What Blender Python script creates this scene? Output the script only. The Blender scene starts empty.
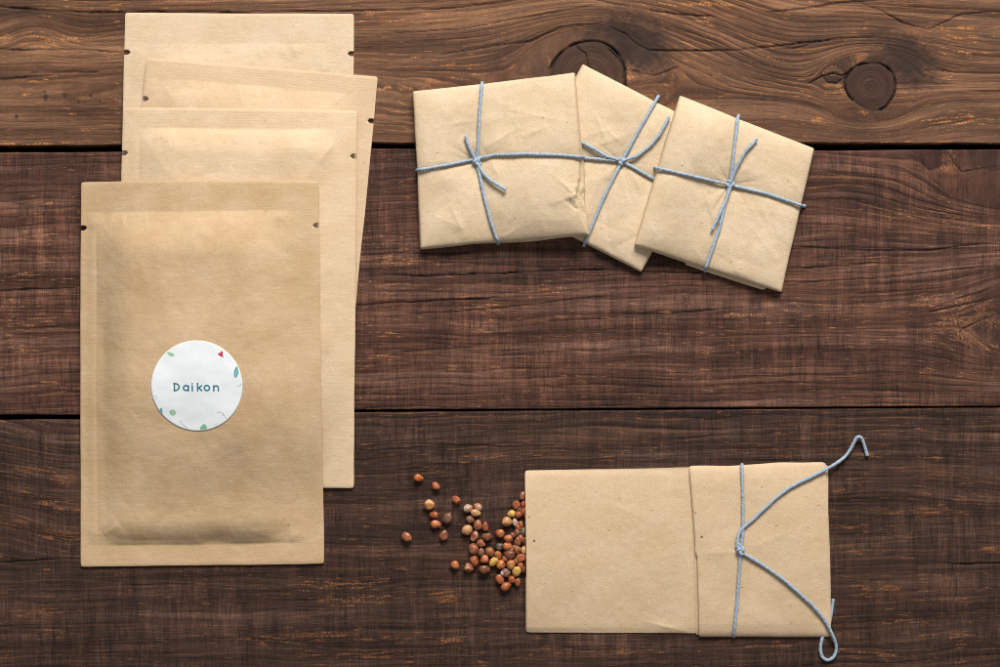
import bpy, math, random
import numpy as np
from mathutils import Vector

# ---------------------------------------------------------------- basics
# drawing unit = 0.35 mm; plan coordinates: x to the right, y towards the lower edge, z up
S = 0.00035
CAMH = 1800.0
CX, CY = 500.0, 333.5
rnd = random.Random(7)
nr = np.random.RandomState(11)
scene = bpy.context.scene
COL = scene.collection


def plan(px, py, z=0.0):
    k = 1.0 - z / CAMH
    return CX + (px - CX) * k, CY + (py - CY) * k


def W(x, y, z):
    return (np.asarray(x) - CX) * S, (CY - np.asarray(y)) * S, np.asarray(z) * S


def props(o, label=None, cat=None, group=None, kind=None):
    if label: o['label'] = label
    if cat: o['category'] = cat
    if group: o['group'] = group
    if kind: o['kind'] = kind
    return o


def empty(name, x, y, z=0.0, parent=None):
    o = bpy.data.objects.new(name, None)
    o.empty_display_size = 0.005
    o.location = [float(v) for v in W(x, y, z)]
    COL.objects.link(o)
    o['_org'] = (x, y, z)
    if parent: o.parent = parent
    return o


def link(name, me, mat, parent=None, org=(CX, CY, 0.0)):
    """link a mesh whose vertices are given in world metres minus the origin org (drawing units)"""
    o = bpy.data.objects.new(name, me)
    if mat: me.materials.append(mat)
    COL.objects.link(o)
    wx, wy, wz = [float(v) for v in W(*org)]
    if parent is not None:
        o.parent = parent
        p = parent
        while p is not None:
            wx -= p.location[0]; wy -= p.location[1]; wz -= p.location[2]
            p = p.parent
    o.location = (wx, wy, wz)
    return o


def mesh_from(name, co, faces, org=(CX, CY, 0.0), smooth=True):
    """co: Nx3 in drawing units, faces: Mx4 or list"""
    co = np.asarray(co, dtype=np.float64)
    v = np.empty_like(co)
    v[:, 0] = (co[:, 0] - org[0]) * S
    v[:, 1] = -(co[:, 1] - org[1]) * S
    v[:, 2] = (co[:, 2] - org[2]) * S
    me = bpy.data.meshes.new(name)
    if isinstance(faces, np.ndarray):
        n, k = faces.shape
        me.vertices.add(len(v)); me.vertices.foreach_set('co', v.ravel())
        me.loops.add(n * k); me.loops.foreach_set('vertex_index', faces.ravel().astype(np.int32))
        me.polygons.add(n)
        me.polygons.foreach_set('loop_start', np.arange(0, n * k, k, dtype=np.int32))
        me.polygons.foreach_set('loop_total', np.full(n, k, dtype=np.int32))
        me.update(calc_edges=True)
    else:
        me.from_pydata([tuple(a) for a in v], [], faces)
        me.update()
    me.polygons.foreach_set('use_smooth', np.full(len(me.polygons), smooth))
    me.validate()
    return me


def vec_attr(me, name, arr):
    a = me.attributes.new(name, 'FLOAT_VECTOR', 'POINT')
    a.data.foreach_set('vector', np.asarray(arr, dtype=np.float32).ravel())


# ---------------------------------------------------------------- noise
_T = nr.rand(16, 256, 256)


def vnoise(x, y, seed=0):
    t = _T[seed % 16]
    x = np.asarray(x, dtype=float); y = np.asarray(y, dtype=float)
    xi = np.floor(x).astype(int); yi = np.floor(y).astype(int)
    fx = x - xi; fy = y - yi
    fx = fx * fx * fx * (fx * (fx * 6 - 15) + 10); fy = fy * fy * fy * (fy * (fy * 6 - 15) + 10)
    x0 = xi & 255; x1 = (xi + 1) & 255; y0 = yi & 255; y1 = (yi + 1) & 255
    return ((t[x0, y0] * (1 - fx) + t[x1, y0] * fx) * (1 - fy) + (t[x0, y1] * (1 - fx) + t[x1, y1] * fx) * fy) * 2 - 1


def fbm(x, y, seed=0, octv=4):
    s = 0; a = 1; n = 0
    for i in range(octv):
        s = s + a * vnoise(x * 2 ** i + 17.3 * i, y * 2 ** i + 9.1 * i, seed + i)
        n += a; a *= 0.5
    return s / n


def sstep(a, b, x):
    t = np.clip((x - a) / (b - a), 0, 1)
    return t * t * (3 - 2 * t)


def polydist(x, y, pts):
    """distance to polyline and normalised arclength position"""
    best = np.full(np.shape(x), 1e9); bt = np.zeros(np.shape(x))
    L = [0.0]
    for a, b in zip(pts[:-1], pts[1:]): L.append(L[-1] + math.hypot(b[0] - a[0], b[1] - a[1]))
    for i, (a, b) in enumerate(zip(pts[:-1], pts[1:])):
        dx, dy = b[0] - a[0], b[1] - a[1]
        l2 = dx * dx + dy * dy + 1e-9
        t = np.clip(((x - a[0]) * dx + (y - a[1]) * dy) / l2, 0, 1)
        d = np.hypot(x - a[0] - t * dx, y - a[1] - t * dy)
        m = d < best
        best = np.where(m, d, best); bt = np.where(m, (L[i] + t * math.sqrt(l2)) / L[-1], bt)
    return best, bt


# ---------------------------------------------------------------- node helpers
class NT:
    def __init__(self, name):
        self.m = bpy.data.materials.new(name); self.m.use_nodes = True
        self.t = self.m.node_tree; self.t.nodes.clear()
        self.out = self.t.nodes.new('ShaderNodeOutputMaterial')
        self.b = self.t.nodes.new('ShaderNodeBsdfPrincipled')
        self.t.links.new(self.b.outputs[0], self.out.inputs[0])

    def n(self, typ, **kw):
        nd = self.t.nodes.new(typ)
        for k, v in kw.items(): setattr(nd, k, v)
        return nd

    def put(self, sock, v):
        if isinstance(v, (int, float)): sock.default_value = v
        elif isinstance(v, (tuple, list)): sock.default_value = tuple(v) + ((1,) if len(v) == 3 and len(sock.default_value) == 4 else ())
        else: self.t.links.new(v, sock)

    def math(self, op, a, b=0.0, c=0.0, clamp=False):
        nd = self.n('ShaderNodeMath', operation=op); nd.use_clamp = clamp
        self.put(nd.inputs[0], a); self.put(nd.inputs[1], b); self.put(nd.inputs[2], c)
        return nd.outputs[0]

    def mul(self, v, xyz, add=(0, 0, 0)):
        nd = self.n('ShaderNodeMapping'); self.put(nd.inputs['Vector'], v)
        nd.inputs['Scale'].default_value = xyz; nd.inputs['Location'].default_value = add
        return nd.outputs[0]

    def noise(self, v, scale=(1, 1, 1), detail=3, rough=0.55, dist=0.0, add=(0, 0, 0)):
        nd = self.n('ShaderNodeTexNoise'); nd.inputs['Scale'].default_value = 1.0
        self.put(nd.inputs['Vector'], self.mul(v, scale, add))
        nd.inputs['Detail'].default_value = detail; nd.inputs['Roughness'].default_value = rough
        nd.inputs['Distortion'].default_value = dist
        return nd.outputs['Fac']

    def rng(self, v, a, b, c=0.0, d=1.0, smooth=True):
        nd = self.n('ShaderNodeMapRange'); nd.interpolation_type = 'SMOOTHSTEP' if smooth else 'LINEAR'
        self.put(nd.inputs[0], v)
        for i, q in zip((1, 2, 3, 4), (a, b, c, d)): nd.inputs[i].default_value = q
        return nd.outputs[0]

    def mix(self, fac, a, b, mode='MIX'):
        nd = self.n('ShaderNodeMix', data_type='RGBA', blend_type=mode)
        self.put(nd.inputs[0], fac); self.put(nd.inputs[6], a); self.put(nd.inputs[7], b)
        return nd.outputs[2]

    def ramp(self, v, stops):
        nd = self.n('ShaderNodeValToRGB'); self.put(nd.inputs[0], v)
        r = nd.color_ramp
        while len(r.elements) < len(stops): r.elements.new(0.5)
        for e, (p, c) in zip(r.elements, stops): e.position = p; e.color = tuple(c) + (1,)
        return nd.outputs[0]

    def attr(self, name):
        nd = self.n('ShaderNodeAttribute'); nd.attribute_name = name
        return nd.outputs['Vector']

    def sep(self, v):
        nd = self.n('ShaderNodeSeparateXYZ'); self.put(nd.inputs[0], v)
        return nd.outputs

    def bump(self, h, strength, dist):
        nd = self.n('ShaderNodeBump'); self.put(nd.inputs['Height'], h)
        nd.inputs['Strength'].default_value = strength; nd.inputs['Distance'].default_value = dist
        self.t.links.new(nd.outputs[0], self.b.inputs['Normal'])


def srgb(r, g, b):
    return tuple(((c / 255) / 12.92 if c / 255 <= 0.04045 else ((c / 255 + 0.055) / 1.055) ** 2.4) for c in (r, g, b))


# ---------------------------------------------------------------- wood
def wood_material(name, dark, mid, light, orange, saw_amt, ring_amt, fine_amt, fleck_lo, seed, freq=0.128):
    """attributes: fld = (along, grain, ring weight), pos = (x, y, 0), msk = (crack, char, fleck density)"""
    q = NT(name)
    fld = q.attr('fld'); pos = q.attr('pos'); msk = q.attr('msk')
    al, gr, rw = q.sep(fld); crack, char, fden = q.sep(msk)
    off = (seed * 3.1, seed * 7.7, seed * 1.3)
    cmb = q.n('ShaderNodeCombineXYZ'); q.put(cmb.inputs[0], al); q.put(cmb.inputs[1], gr); co = cmb.outputs[0]
    # broad tonal bands along the grain
    band = q.noise(co, (0.0035, 0.075, 1), 5, 0.6, 0.1, off)
    base = q.ramp(band, [(0.27, dark), (0.50, mid), (0.75, light)])
    # warm / cool patches
    patch = q.noise(pos, (0.006, 0.016, 1), 4, 0.6, 0.2, (off[1], off[0], 0))
    base = q.mix(q.rng(patch, 0.40, 0.66, 0.0, 0.55), base, q.mix(1.0, base, tuple(min(1, c * k) for c, k in zip((1, 1, 1), (1.25, 0.92, 0.78))), 'MULTIPLY'))
    # late-wood rings : saw-tooth across the grain, dark on one side
    wob = q.noise(co, (0.006, 0.03, 1), 4, 0.6, 0.0, (off[2], off[0], 0))
    ph = q.math('ADD', q.math('MULTIPLY', gr, freq), q.math('MULTIPLY', wob, 2.2))
    saw = q.math('FRACT', ph)
    line = q.math('MULTIPLY', q.rng(saw, 0.55, 0.95), q.rng(saw, 1.0, 0.95))
    glint = q.math('MULTIPLY', q.rng(saw, 0.0, 0.05), q.rng(saw, 0.28, 0.08))
    lmod = q.rng(q.noise(co, (0.008, 0.05, 1), 3, 0.6, 0.0, (off[0], 3, 0)), 0.30, 0.55)
    rings = q.math('MULTIPLY', q.math('MULTIPLY', line, lmod), q.math('MULTIPLY', rw, ring_amt))
    base = q.mix(rings, base, q.mix(1.0, base, (0.30, 0.25, 0.24), 'MULTIPLY'))
    # fine fibres
    f1 = q.noise(co, (0.022, 0.42, 1), 5, 0.72, 0.0, (off[1], 1, 0))
    f2 = q.noise(co, (0.09, 0.95, 1), 3, 0.7, 0.0, (1, off[1], 0))
    fa = q.math('ADD', q.math('MULTIPLY', q.math('SUBTRACT', f1, 0.5), 4.2 * fine_amt), q.math('MULTIPLY', q.math('SUBTRACT', f2, 0.5), 2.6 * fine_amt))
    # saw marks across the board
    s1 = q.noise(pos, (0.36, 0.026, 1), 4, 0.8, 0.0, off)
    s2 = q.noise(pos, (0.075, 0.0075, 1), 4, 0.62, 0.0, (off[2], 5, 0))
    smod = q.rng(q.noise(pos, (0.012, 0.02, 1), 3, 0.5, 0.0, (9, off[2], 0)), 0.34, 0.60, 0.32, 1.0)
    sm = q.math('MULTIPLY', q.math('ADD', q.math('MULTIPLY', q.math('SUBTRACT', s1, 0.5), 4.6), q.math('MULTIPLY', q.math('SUBTRACT', s2, 0.5), 4.6)), q.math('MULTIPLY', smod, saw_amt))
    grn = q.noise(pos, (0.85, 0.85, 1), 2, 0.6)
    tot = q.math('ADD', q.math('ADD', fa, sm), q.math('MULTIPLY', q.math('SUBTRACT', grn, 0.5), 1.3))
    tick = q.math('MULTIPLY', q.rng(q.noise(pos, (0.62, 0.045, 1), 2, 0.6, 0.0, (off[0], 8, 0)), 0.54, 0.66), saw_amt)
    row = q.math('MULTIPLY', q.rng(q.noise(co, (0.02, 0.30, 1), 2, 0.6, 0.0, (off[0], 8, 0)), 0.56, 0.66), saw_amt)
    tot = q.math('SUBTRACT', tot, q.math('ADD', q.math('MULTIPLY', q.math('MULTIPLY', tick, smod), 1.1), q.math('MULTIPLY', row, 0.55)))
    tot = q.math('ADD', tot, 0.30 * saw_amt)
    big = q.noise(pos, (0.0045, 0.022, 1), 4, 0.6, 0.3, (off[2], off[1], 0))
    stripe = q.noise(co, (0.006, 0.11, 1), 3, 0.55, 0.0, (off[1], off[2], 0))
    tot = q.math('ADD', tot, q.math('ADD', q.math('MULTIPLY', q.math('SUBTRACT', big, 0.5), 1.9), q.math('MULTIPLY', q.math('SUBTRACT', stripe, 0.5), 1.2)))
    mulv = q.math('POWER', 2.0, q.math('MULTIPLY', tot, 1.5))
    cm = q.n('ShaderNodeCombineColor')
    for i in range(3): q.put(cm.inputs[i], mulv)
    nd = q.n('ShaderNodeVectorMath', operation='MULTIPLY'); q.put(nd.inputs[0], base); q.put(nd.inputs[1], cm.outputs[0])
    base = nd.outputs[0]
    # worn flecks showing the raw orange wood
    k1 = q.noise(co, (0.05, 0.42, 1), 3, 0.6, 0.0, (off[0], off[2], 0))
    k2 = q.noise(pos, (0.014, 0.03, 1), 3, 0.6, 0.0, (off[1], 2, 0))
    thr = q.math('ADD', q.math('ADD', k1, q.math('MULTIPLY', fden, 0.135)), q.math('MULTIPLY', q.math('SUBTRACT', k2, 0.5), 0.28))
    k3 = q.noise(pos, (0.42, 0.30, 1), 3, 0.75, 0.0, (3, off[2], 0))
    fl = q.math('MULTIPLY', q.rng(thr, fleck_lo - 0.01, fleck_lo + 0.12), q.rng(k3, 0.38, 0.60, 0.15, 1.0))
    ocol = q.mix(q.rng(k3, 0.35, 0.7), orange, tuple(min(1, c * 1.7) for c in orange))
    base = q.mix(q.math('MULTIPLY', fl, 0.72), base, ocol)
    # thin pores
    pore = q.rng(q.noise(co, (0.045, 1.1, 1), 2, 0.5, 0.0, (off[2], off[1], 2)), 0.66, 0.74)
    gm = q.rng(q.noise(pos, (0.010, 0.05, 1), 4, 0.65, 0.0, (off[2], off[2], 0)), 0.44, 0.62)
    base = q.mix(q.math('MULTIPLY', q.math('MULTIPLY', glint, gm), q.math('MULTIPLY', rw, 0.50)), base, orange)
    base = q.mix(q.math('MULTIPLY', pore, 0.55), base, q.mix(1.0, base, (0.3, 0.27, 0.27), 'MULTIPLY'))
    # char / knots
    cn = q.noise(co, (0.05, 0.5, 1), 3, 0.6)
    chr_ = q.math('MULTIPLY', char, q.rng(cn, 0.2, 0.6, 0.70, 1.0))
    base = q.mix(chr_, base, q.mix(q.rng(cn, 0.4, 0.6), srgb(38, 25, 21), srgb(60, 42, 34)))
    base = q.mix(crack, base, srgb(20, 13, 11))
    q.put(q.b.inputs['Base Color'], base)
    q.put(q.b.inputs['Roughness'], q.rng(f1, 0.3, 0.7, 0.62, 0.80))
    q.b.inputs['Specular IOR Level'].default_value = 0.22
    h = q.math('ADD', q.math('MULTIPLY', f1, 1.6), q.math('MULTIPLY', s1, 2.4 * saw_amt))
    h = q.math('ADD', h, q.math('MULTIPLY', grn, 0.35))
    h = q.math('SUBTRACT', h, q.math('MULTIPLY', rings, 0.5))
    q.bump(h, 0.55, 0.00035)
    return q.m


def grid_x():
    return np.concatenate([np.arange(-420, -12, 6.0), np.arange(-12, 1012, 1.0), np.arange(1012, 1421, 6.0)])


def plank(name, ytop, ybot, mat, fld_fn, cracks, knots, chars, flecks, parent, label, dense=True, seed=1, lift=0.0):
    """ytop / ybot: functions of x.  Dense grid with real relief, rounded edges and sides."""
    gx = grid_x() if dense else np.arange(-420, 1421, 6.0)
    y0m = float(np.median(ytop(gx))); y1m = float(np.median(ybot(gx)))
    rows = [y0m]
    y = y0m
    while y < y1m - 0.01:
        st = 1.0 if (dense and -12 < y < 680) else 5.0
        y = min(y + st, y1m); rows.append(y)
    v = (np.array(rows) - y0m) / (y1m - y0m)
    # extra rows at the two edges for rounding and the sides
    n_side = [(-30.0,), (-8.0,), (-2.2,), (-0.7,)]
    vv = np.concatenate([[0] * 4, v, [1] * 4])
    X, V = np.meshgrid(gx, vv)
    Y = ytop(X) * (1 - V) + ybot(X) * V
    y_off = np.zeros(len(vv)); z_off = np.zeros(len(vv))
    for i, (o, z) in enumerate(zip((-1.1, -1.1, -0.9, -0.45), (-60, -6, -1.6, -0.4))):
        y_off[i] = o; z_off[i] = z; y_off[-1 - i] = -o; z_off[-1 - i] = z
    Y = Y + y_off[:, None]
    Z = np.zeros_like(X) + z_off[:, None] + lift
    inner = np.ones(len(vv)); inner[:3] = 0; inner[-3:] = 0
    al, grn, rw = fld_fn(X, Y)
    crk = np.zeros_like(X); dep = np.zeros_like(X)
    wob = vnoise(X / 6.0, Y / 6.0, seed) * 0.28 + vnoise(X / 30.0, Y / 20.0, seed + 1) * 0.8
    for pts, w, st in cracks:
        if len(pts) < 3 or True:
            d, t = polydist(X, Y + wob, pts)
        tp = np.clip(np.minimum(t, 1 - t) * 8, 0.0, 1) ** 0.5
        vr = 0.65 + 0.5 * vnoise(X / 14.0, Y * 0 + 3.3 + seed, seed + 4)
        ww = 0.72 * w * tp * np.clip(vr, 0.25, 1.2)
        c = 1 - sstep(ww * 0.35, ww * 0.35 + 0.75, d)
        c = c * np.clip(tp * 1.3, 0, 1) * st * np.clip(0.75 + 0.5 * vnoise(X / 22.0, Y * 0 + 8.3, seed + 2), 0.35, 1)
        crk = np.maximum(crk, c)
    char = np.zeros_like(X); fd = np.zeros_like(X)
    for (x, y_, rx, ry, ang, st) in chars:
        ca, sa = math.cos(math.radians(ang)), math.sin(math.radians(ang))
        u = (X - x) * ca + (Y - y_) * sa; w_ = -(X - x) * sa + (Y - y_) * ca
        r = np.sqrt((u / rx) ** 2 + (w_ / ry) ** 2) + 0.22 * fbm(X / 14, Y / 14, seed + 2, 3)
        char = np.maximum(char, st * (1 - sstep(0.35, 1.3, r + 0.18 * vnoise(X / 4.0, Y / 2.2, seed + 3))))
    for (x, y_, rx, ry, st) in flecks:
        r2 = ((X - x) / rx) ** 2 + ((Y - y_) / ry) ** 2
        fd = fd + st * np.exp(-r2)
    for kn in knots:
        x, y_, r0, rc, a0, a1 = kn
        r = np.hypot(X - x, Y - y_); th = np.arctan2(Y - y_, X - x)
        rr = r / (1 + 0.05 * np.sin(2 * th + 1) + 0.04 * np.sin(3 * th + x) + 0.025 * vnoise(th * 3 + 9, r * 0, seed))
        ins = 1 - sstep(rc - 0.8, rc + 0.8, rr)
        char = np.maximum(char, ins * (0.84 + 0.04 * np.sin(rr * 1.5) + 0.2 * np.exp(-(rr / 4) ** 2)))
        ang = np.degrees(th) % 360
        if a1 > a0: arc = ((ang > a0) & (ang < a1)).astype(float)
        else: arc = ((ang > a0) | (ang < a1)).astype(float)
        ring = (1 - sstep(0.5, 1.6, np.abs(rr - rc))) * (arc * 0.95 + 0.25) * (0.75 + 0.35 * vnoise(th * 4, r * 0 + 2, seed))
        crk = np.maximum(crk, np.clip(ring, 0, 1))
        fd = fd + 0.3 * np.exp(-((rr - rc - 3) / 2.6) ** 2)
    fine = fbm(al * 0.02, grn * 0.45, seed + 5, 3)
    sawm = fbm(X * 0.22, Y * 0.008, seed + 6, 3)
    Z = Z + inner[:, None] * (0.30 * fine + 0.22 * sawm - 2.6 * crk - 0.5 * char + 1.2 * fbm(X / 260, Y / 90, seed + 3, 2))
    co = np.stack([X.ravel(), Y.ravel(), Z.ravel()], 1)
    nv, nu = X.shape
    i = np.arange(nv - 1)[:, None] * nu + np.arange(nu - 1)[None, :]
    f = np.stack([i, i + nu, i + nu + 1, i + 1], -1).reshape(-1, 4)
    me = mesh_from(name, co, f)
    z = np.zeros(X.size)
    vec_attr(me, 'fld', np.stack([al.ravel(), grn.ravel(), rw.ravel()], 1))
    vec_attr(me, 'pos', np.stack([X.ravel(), Y.ravel(), z], 1))
    vec_attr(me, 'msk', np.stack([np.clip(crk, 0, 1).ravel(), np.clip(char, 0, 1).ravel(), fd.ravel()], 1))
    o = link(name, me, mat, parent)
    if label: props(o, label)
    return o


def stream(X, Y, knots, ex=1.5):
    """grain lines parting round the knots like a current round a post"""
    psi = Y.copy()
    for (xk, yk, a) in knots:
        dx = (X - xk) / ex; dy = Y - yk
        r2 = np.maximum(dx * dx + dy * dy, a * a)
        psi = psi - dy * (a * a) / r2 * 0.96 * np.exp(-0.55 * np.clip(np.sqrt(r2) / a - 1, 0, 9))
    return psi


def fld1(X, Y):
    k = [(589, 77, 46), (871, 86, 34), (833, 79, 9)]
    tilt = -0.035 * (X - 500) * 0
    psi = stream(X, Y, k)
    psi = psi + 6 * fbm(X / 330, Y / 80, 3, 2) + 1.2 * vnoise(X / 70, Y / 30, 5)
    mid = np.exp(-((X - 745) / 75) ** 2) * (1 - sstep(75, 110, Y))
    # the wavy slanting figure between the knots
    yf = 1 - sstep(70, 112, Y)
    psi = psi - 22 * np.tanh((X - 745) / 70) * yf + mid * 0.5 * vnoise(X / 22, Y / 14, 7)
    lft = np.exp(-((X - 40) / 55) ** 2 - ((Y - 30) / 24) ** 2)
    psi = psi + lft * 9 * np.sin(X / 22.0)
    inside = np.zeros_like(X)
    for (xk, yk, a) in [(589, 77, 37), (871, 86, 24.5)]:
        r = np.hypot(X - xk, Y - yk)
        m = 1 - sstep(a - 1, a + 1, r)
        psi = psi * (1 - m) + m * r * 2.2
        inside = np.maximum(inside, m)
    fan = np.exp(-((X - 505) / 70) ** 2 - ((Y - 78) / 50) ** 2)
    rw = 0.60 + 0.40 * np.clip(mid * 1.3 + fan, 0, 1) + 0.25 * sstep(640, 700, X) * (1 - sstep(900, 960, X))
    rw = rw * (1 - 0.75 * sstep(660, 740, X + 0 * Y) * sstep(94, 112, Y))
    return X, psi, np.clip(rw, 0, 1) * (1 - 0.75 * inside)


def fld2(X, Y):
    psi = stream(X, Y, [(1025, 150, 60), (1040, 318, 40)], 1.7)
    psi = psi + 0.028 * (X - 500) + 10 * fbm(X / 420, Y / 110, 2, 3) + 1.6 * vnoise(X / 70, Y / 18, 8)
    psi = psi + 5 * np.sin(X / 190.0 + 1.0) * sstep(280, 400, Y)
    ur = np.exp(-((X - 900) / 90) ** 2 - ((Y - 185) / 40) ** 2)
    lo = sstep(350, 395, Y)
    rw = 0.5 + 0.5 * ur + 0.3 * lo
    return X, psi, np.clip(rw, 0, 1)


def fld3(X, Y):
    psi = Y + 0.02 * (X - 500) + 11 * fbm(X / 380, Y / 100, 6, 3) + 2.0 * vnoise(X / 60, Y / 20, 9)
    psi = psi + np.exp(-((X - 30) / 70) ** 2) * (-0.28 * (X - 30)) * (1 - sstep(540, 570, Y))
    up = 1 - sstep(430, 470, Y)
    rw = 0.45 + 0.4 * up
    return X, psi, np.clip(rw, 0, 1)


def fld0(X, Y):
    psi = Y + 9 * fbm(X / 300, Y / 80, 4, 3)
    return X, psi, 0.4 + 0 * X


W1 = wood_material('wood_light_plank', srgb(66, 42, 31), srgb(102, 71, 52), srgb(140, 103, 76), srgb(180, 120, 72), 0.07, 0.70, 0.42, 0.61, 1, 0.19)
W2 = wood_material('wood_red_plank', srgb(52, 32, 25), srgb(79, 51, 40), srgb(112, 81, 68), srgb(152, 104, 72), 0.54, 0.95, 0.34, 0.605, 2)
W3 = wood_material('wood_dark_plank', srgb(42, 27, 22), srgb(60, 41, 33), srgb(84, 62, 51), srgb(132, 84, 50), 0.54, 0.7, 0.26, 0.60, 3)

table = empty('tabletop', CX, CY)
props(table, 'rustic tabletop of dark brown stained planks with black gaps between', kind='structure')


def edge(pts, amp, seed):
    xs = [p[0] for p in pts]; ys = [p[1] for p in pts]
    return lambda x: np.interp(x, xs, ys) + amp * fbm(np.asarray(x) / 40.0, np.asarray(x) * 0 + 5.5, seed, 4)


g1a = edge([(-420, 146), (0, 144.6), (100, 144), (360, 142.2), (820, 142), (1000, 142.6), (1420, 144)], 0.9, 2)
g1b = edge([(-420, 154), (0, 153.4), (100, 152.6), (360, 149.4), (820, 151.4), (1000, 150), (1420, 149)], 0.8, 5)
g2a = edge([(-420, 415), (0, 414), (80, 414), (350, 409), (600, 407.6), (1000, 405.2), (1420, 404)], 0.5, 7)
g2b = edge([(-420, 421), (0, 421), (80, 420.4), (350, 413.4), (600, 411.4), (1000, 408.6), (1420, 407)], 0.5, 9)
const = lambda c: (lambda x: np.asarray(x) * 0 + c)

cr1 = [([(-420, 4), (0, 7), (60, 11), (130, 12.5), (355, 11), (430, 9), (500, 3), (560, -8)], 1.5, 0.95),
       ([(383, 35), (407, 33), (461, 29), (506, 21), (560, 11), (600, 4)], 0.8, 0.75),
       ([(440, 55), (458, 52), (494, 46), (530, 41), (545, 34), (560, 27), (600, 23)], 1.2, 0.9),
       ([(-200, 52), (0, 50), (75, 49), (128, 52.5)], 1.0, 0.85),
       ([(28, 73), (60, 72), (100, 71)], 1.2, 0.9), ([(-100, 78), (0, 79), (40, 76), (60, 74)], 1.1, 0.85),
       ([(560, -8), (607, 2), (640, 9), (680, 14), (718, 16)], 1.0, 0.8),
       ([(765, 12), (800, 9), (840, 3), (890, 0)], 0.9, 0.8),
       ([(608, 26), (626, 34), (636, 44), (650, 50), (690, 50.5), (740, 50), (785, 45), (835, 40)], 1.4, 0.9),
       ([(621, 80), (630, 72), (640, 73), (655, 75), (680, 66)], 1.0, 0.7),
       ([(573, 41), (578, 48), (586, 54), (588, 65), (600, 84)], 1.5, 1.0),
       ([(608, 48), (620, 60), (627, 70), (622, 80)], 1.6, 1.0), ([(627, 70), (640, 72)], 1.3, 0.9),
       ([(850, 0), (880, 10), (903, 23), (929, 29), (961, 14), (1000, 12), (1300, 15)], 1.0, 0.8),
       ([(780, 49), (793, 49), (820, 42), (837, 38), (880, 36)], 0.8, 0.7),
       ([(925, 69), (960, 72), (1000, 73), (1200, 75)], 0.8, 0.7), ([(967, 91), (1000, 91), (1200, 92)], 0.8, 0.7),
       ([(808, 84), (815, 80), (823, 76), (833, 73.6), (842, 76), (848, 73), (855, 66)], 1.2, 0.95),
       ([(823, 76), (828, 83), (836, 84), (843, 79), (848, 74)], 0.8, 0.8)]
kn1 = [(589, 77, 0, 37, 190, 20), (871, 86, 0, 24.5, 140, 70)]
ch1 = [(589, 77, 50, 44, 0, 0.45), (632, 44, 44, 32, 30, 1.0), (606, 34, 30, 18, 0, 0.8), (545, 78, 16, 20, 0, 0.55), (871, 86, 34, 30, 0, 0.35), (905, 60, 40, 27, 30, 1.0), (886, 38, 28, 14, 0, 0.6),
       (833, 79, 9, 6, 0, 0.8), (845, 68, 18, 14, 0, 0.35), (856, 127, 22, 12, 0, 0.3), (15, 12, 40, 12, 0, 0.4), (45, 98, 2.6, 4, 0, 0.9),
       (64, 96, 2.4, 3.4, 0, 0.95), (90, 95.5, 2, 2, 0, 0.9), (78, 102, 1.6, 2.4, 0, 0.8), (16, 117, 2, 2.6, 0, 0.9), (100, 102, 1.5, 1.5, 0, 0.8), (44, 92, 2, 2, 0, 0.7)]
fl1 = [(2, 38, 10, 6, 1.2), (40, 46, 30, 3, 1.1), (80, 38, 40, 3, 1.0), (115, 8, 10, 8, 1.2), (119, 22, 7, 3, 1.4), (45, 16, 5, 6, 1.0), (25, 144, 40, 2, 1.6),
       (100, 143, 60, 1.6, 0.9), (400, 20, 60, 3, 0.6), (370, 14, 12, 2, 1.2), (400, 60, 50, 6, 0.4), (440, 95, 70, 8, 0.5), (395, 88, 30, 3, 0.9), (400, 112, 30, 4, 0.9),
       (690, 4, 55, 2.2, 1.5), (700, 21, 14, 1.5, 1.3), (680, 61, 12, 1.6, 1.4), (817, 120, 6, 3, 2.0), (960, 28, 45, 2, 1.6), (965, 38, 40, 2, 1.5), (970, 52, 22, 1.5, 1.6),
       (865, 28, 10, 1.5, 1.2), (955, 120, 40, 5, 0.9), (740, 100, 25, 6, 0.4), (905, 94, 4, 3, 1.5), (840, 92, 8, 4, 1.0), (850, 110, 12, 3, 0.6), (955, 72, 6, 1.2, 1.2),
       (700, 135, 60, 5, 0.5), (850, 142, 160, 1.6, 0.8)]
cr2 = [([(300, 257), (361, 255), (419, 253), (470, 252)], 0.9, 0.8),
       ([(380, 275), (396, 275.4), (439, 276), (503, 273), (549, 271), (600, 269.5), (640, 272), (697, 272), (740, 270)], 1.5, 0.95),
       ([(330, 306), (356, 305), (383, 304), (426, 301), (457, 299), (500, 298)], 1.5, 0.95),
       ([(401, 314), (457, 311), (515, 307), (560, 301), (600, 296), (651, 298)], 0.8, 0.75),
       ([(545, 321), (560, 320.5), (600, 319), (640, 317)], 0.9, 0.75), ([(610, 314), (676, 313.5), (750, 307)], 1.1, 0.7),
       ([(490, 356), (540, 353), (600, 350), (650, 348)], 0.8, 0.6), ([(400, 352), (440, 349), (490, 346)], 0.7, 0.5),
       ([(780, 269.5), (800, 268), (850, 265.6), (880, 263)], 1.2, 0.9), ([(770, 283), (819, 281), (874, 278.6), (950, 270), (1000, 266)], 1.2, 0.85),
       ([(780, 246), (830, 249), (866, 251), (929, 250), (1000, 241), (1200, 230)], 0.9, 0.8),
       ([(928, 312), (960, 306), (1000, 297)], 1.0, 0.9), ([(962, 329), (975, 323), (995, 315)], 1.0, 0.85), ([(955, 300), (990, 290)], 0.8, 0.7),
       ([(-200, 293), (0, 291), (60, 288), (90, 287)], 1.2, 0.9), ([(0, 262), (40, 261), (80, 262)], 0.7, 0.5), ([(0, 330), (50, 327), (90, 329)], 0.7, 0.5),
       ([(948, 152), (955, 165), (962, 172), (975, 170), (1000, 166)], 0.9, 0.6), ([(380, 236), (420, 234)], 0.7, 0.6)]
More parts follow.
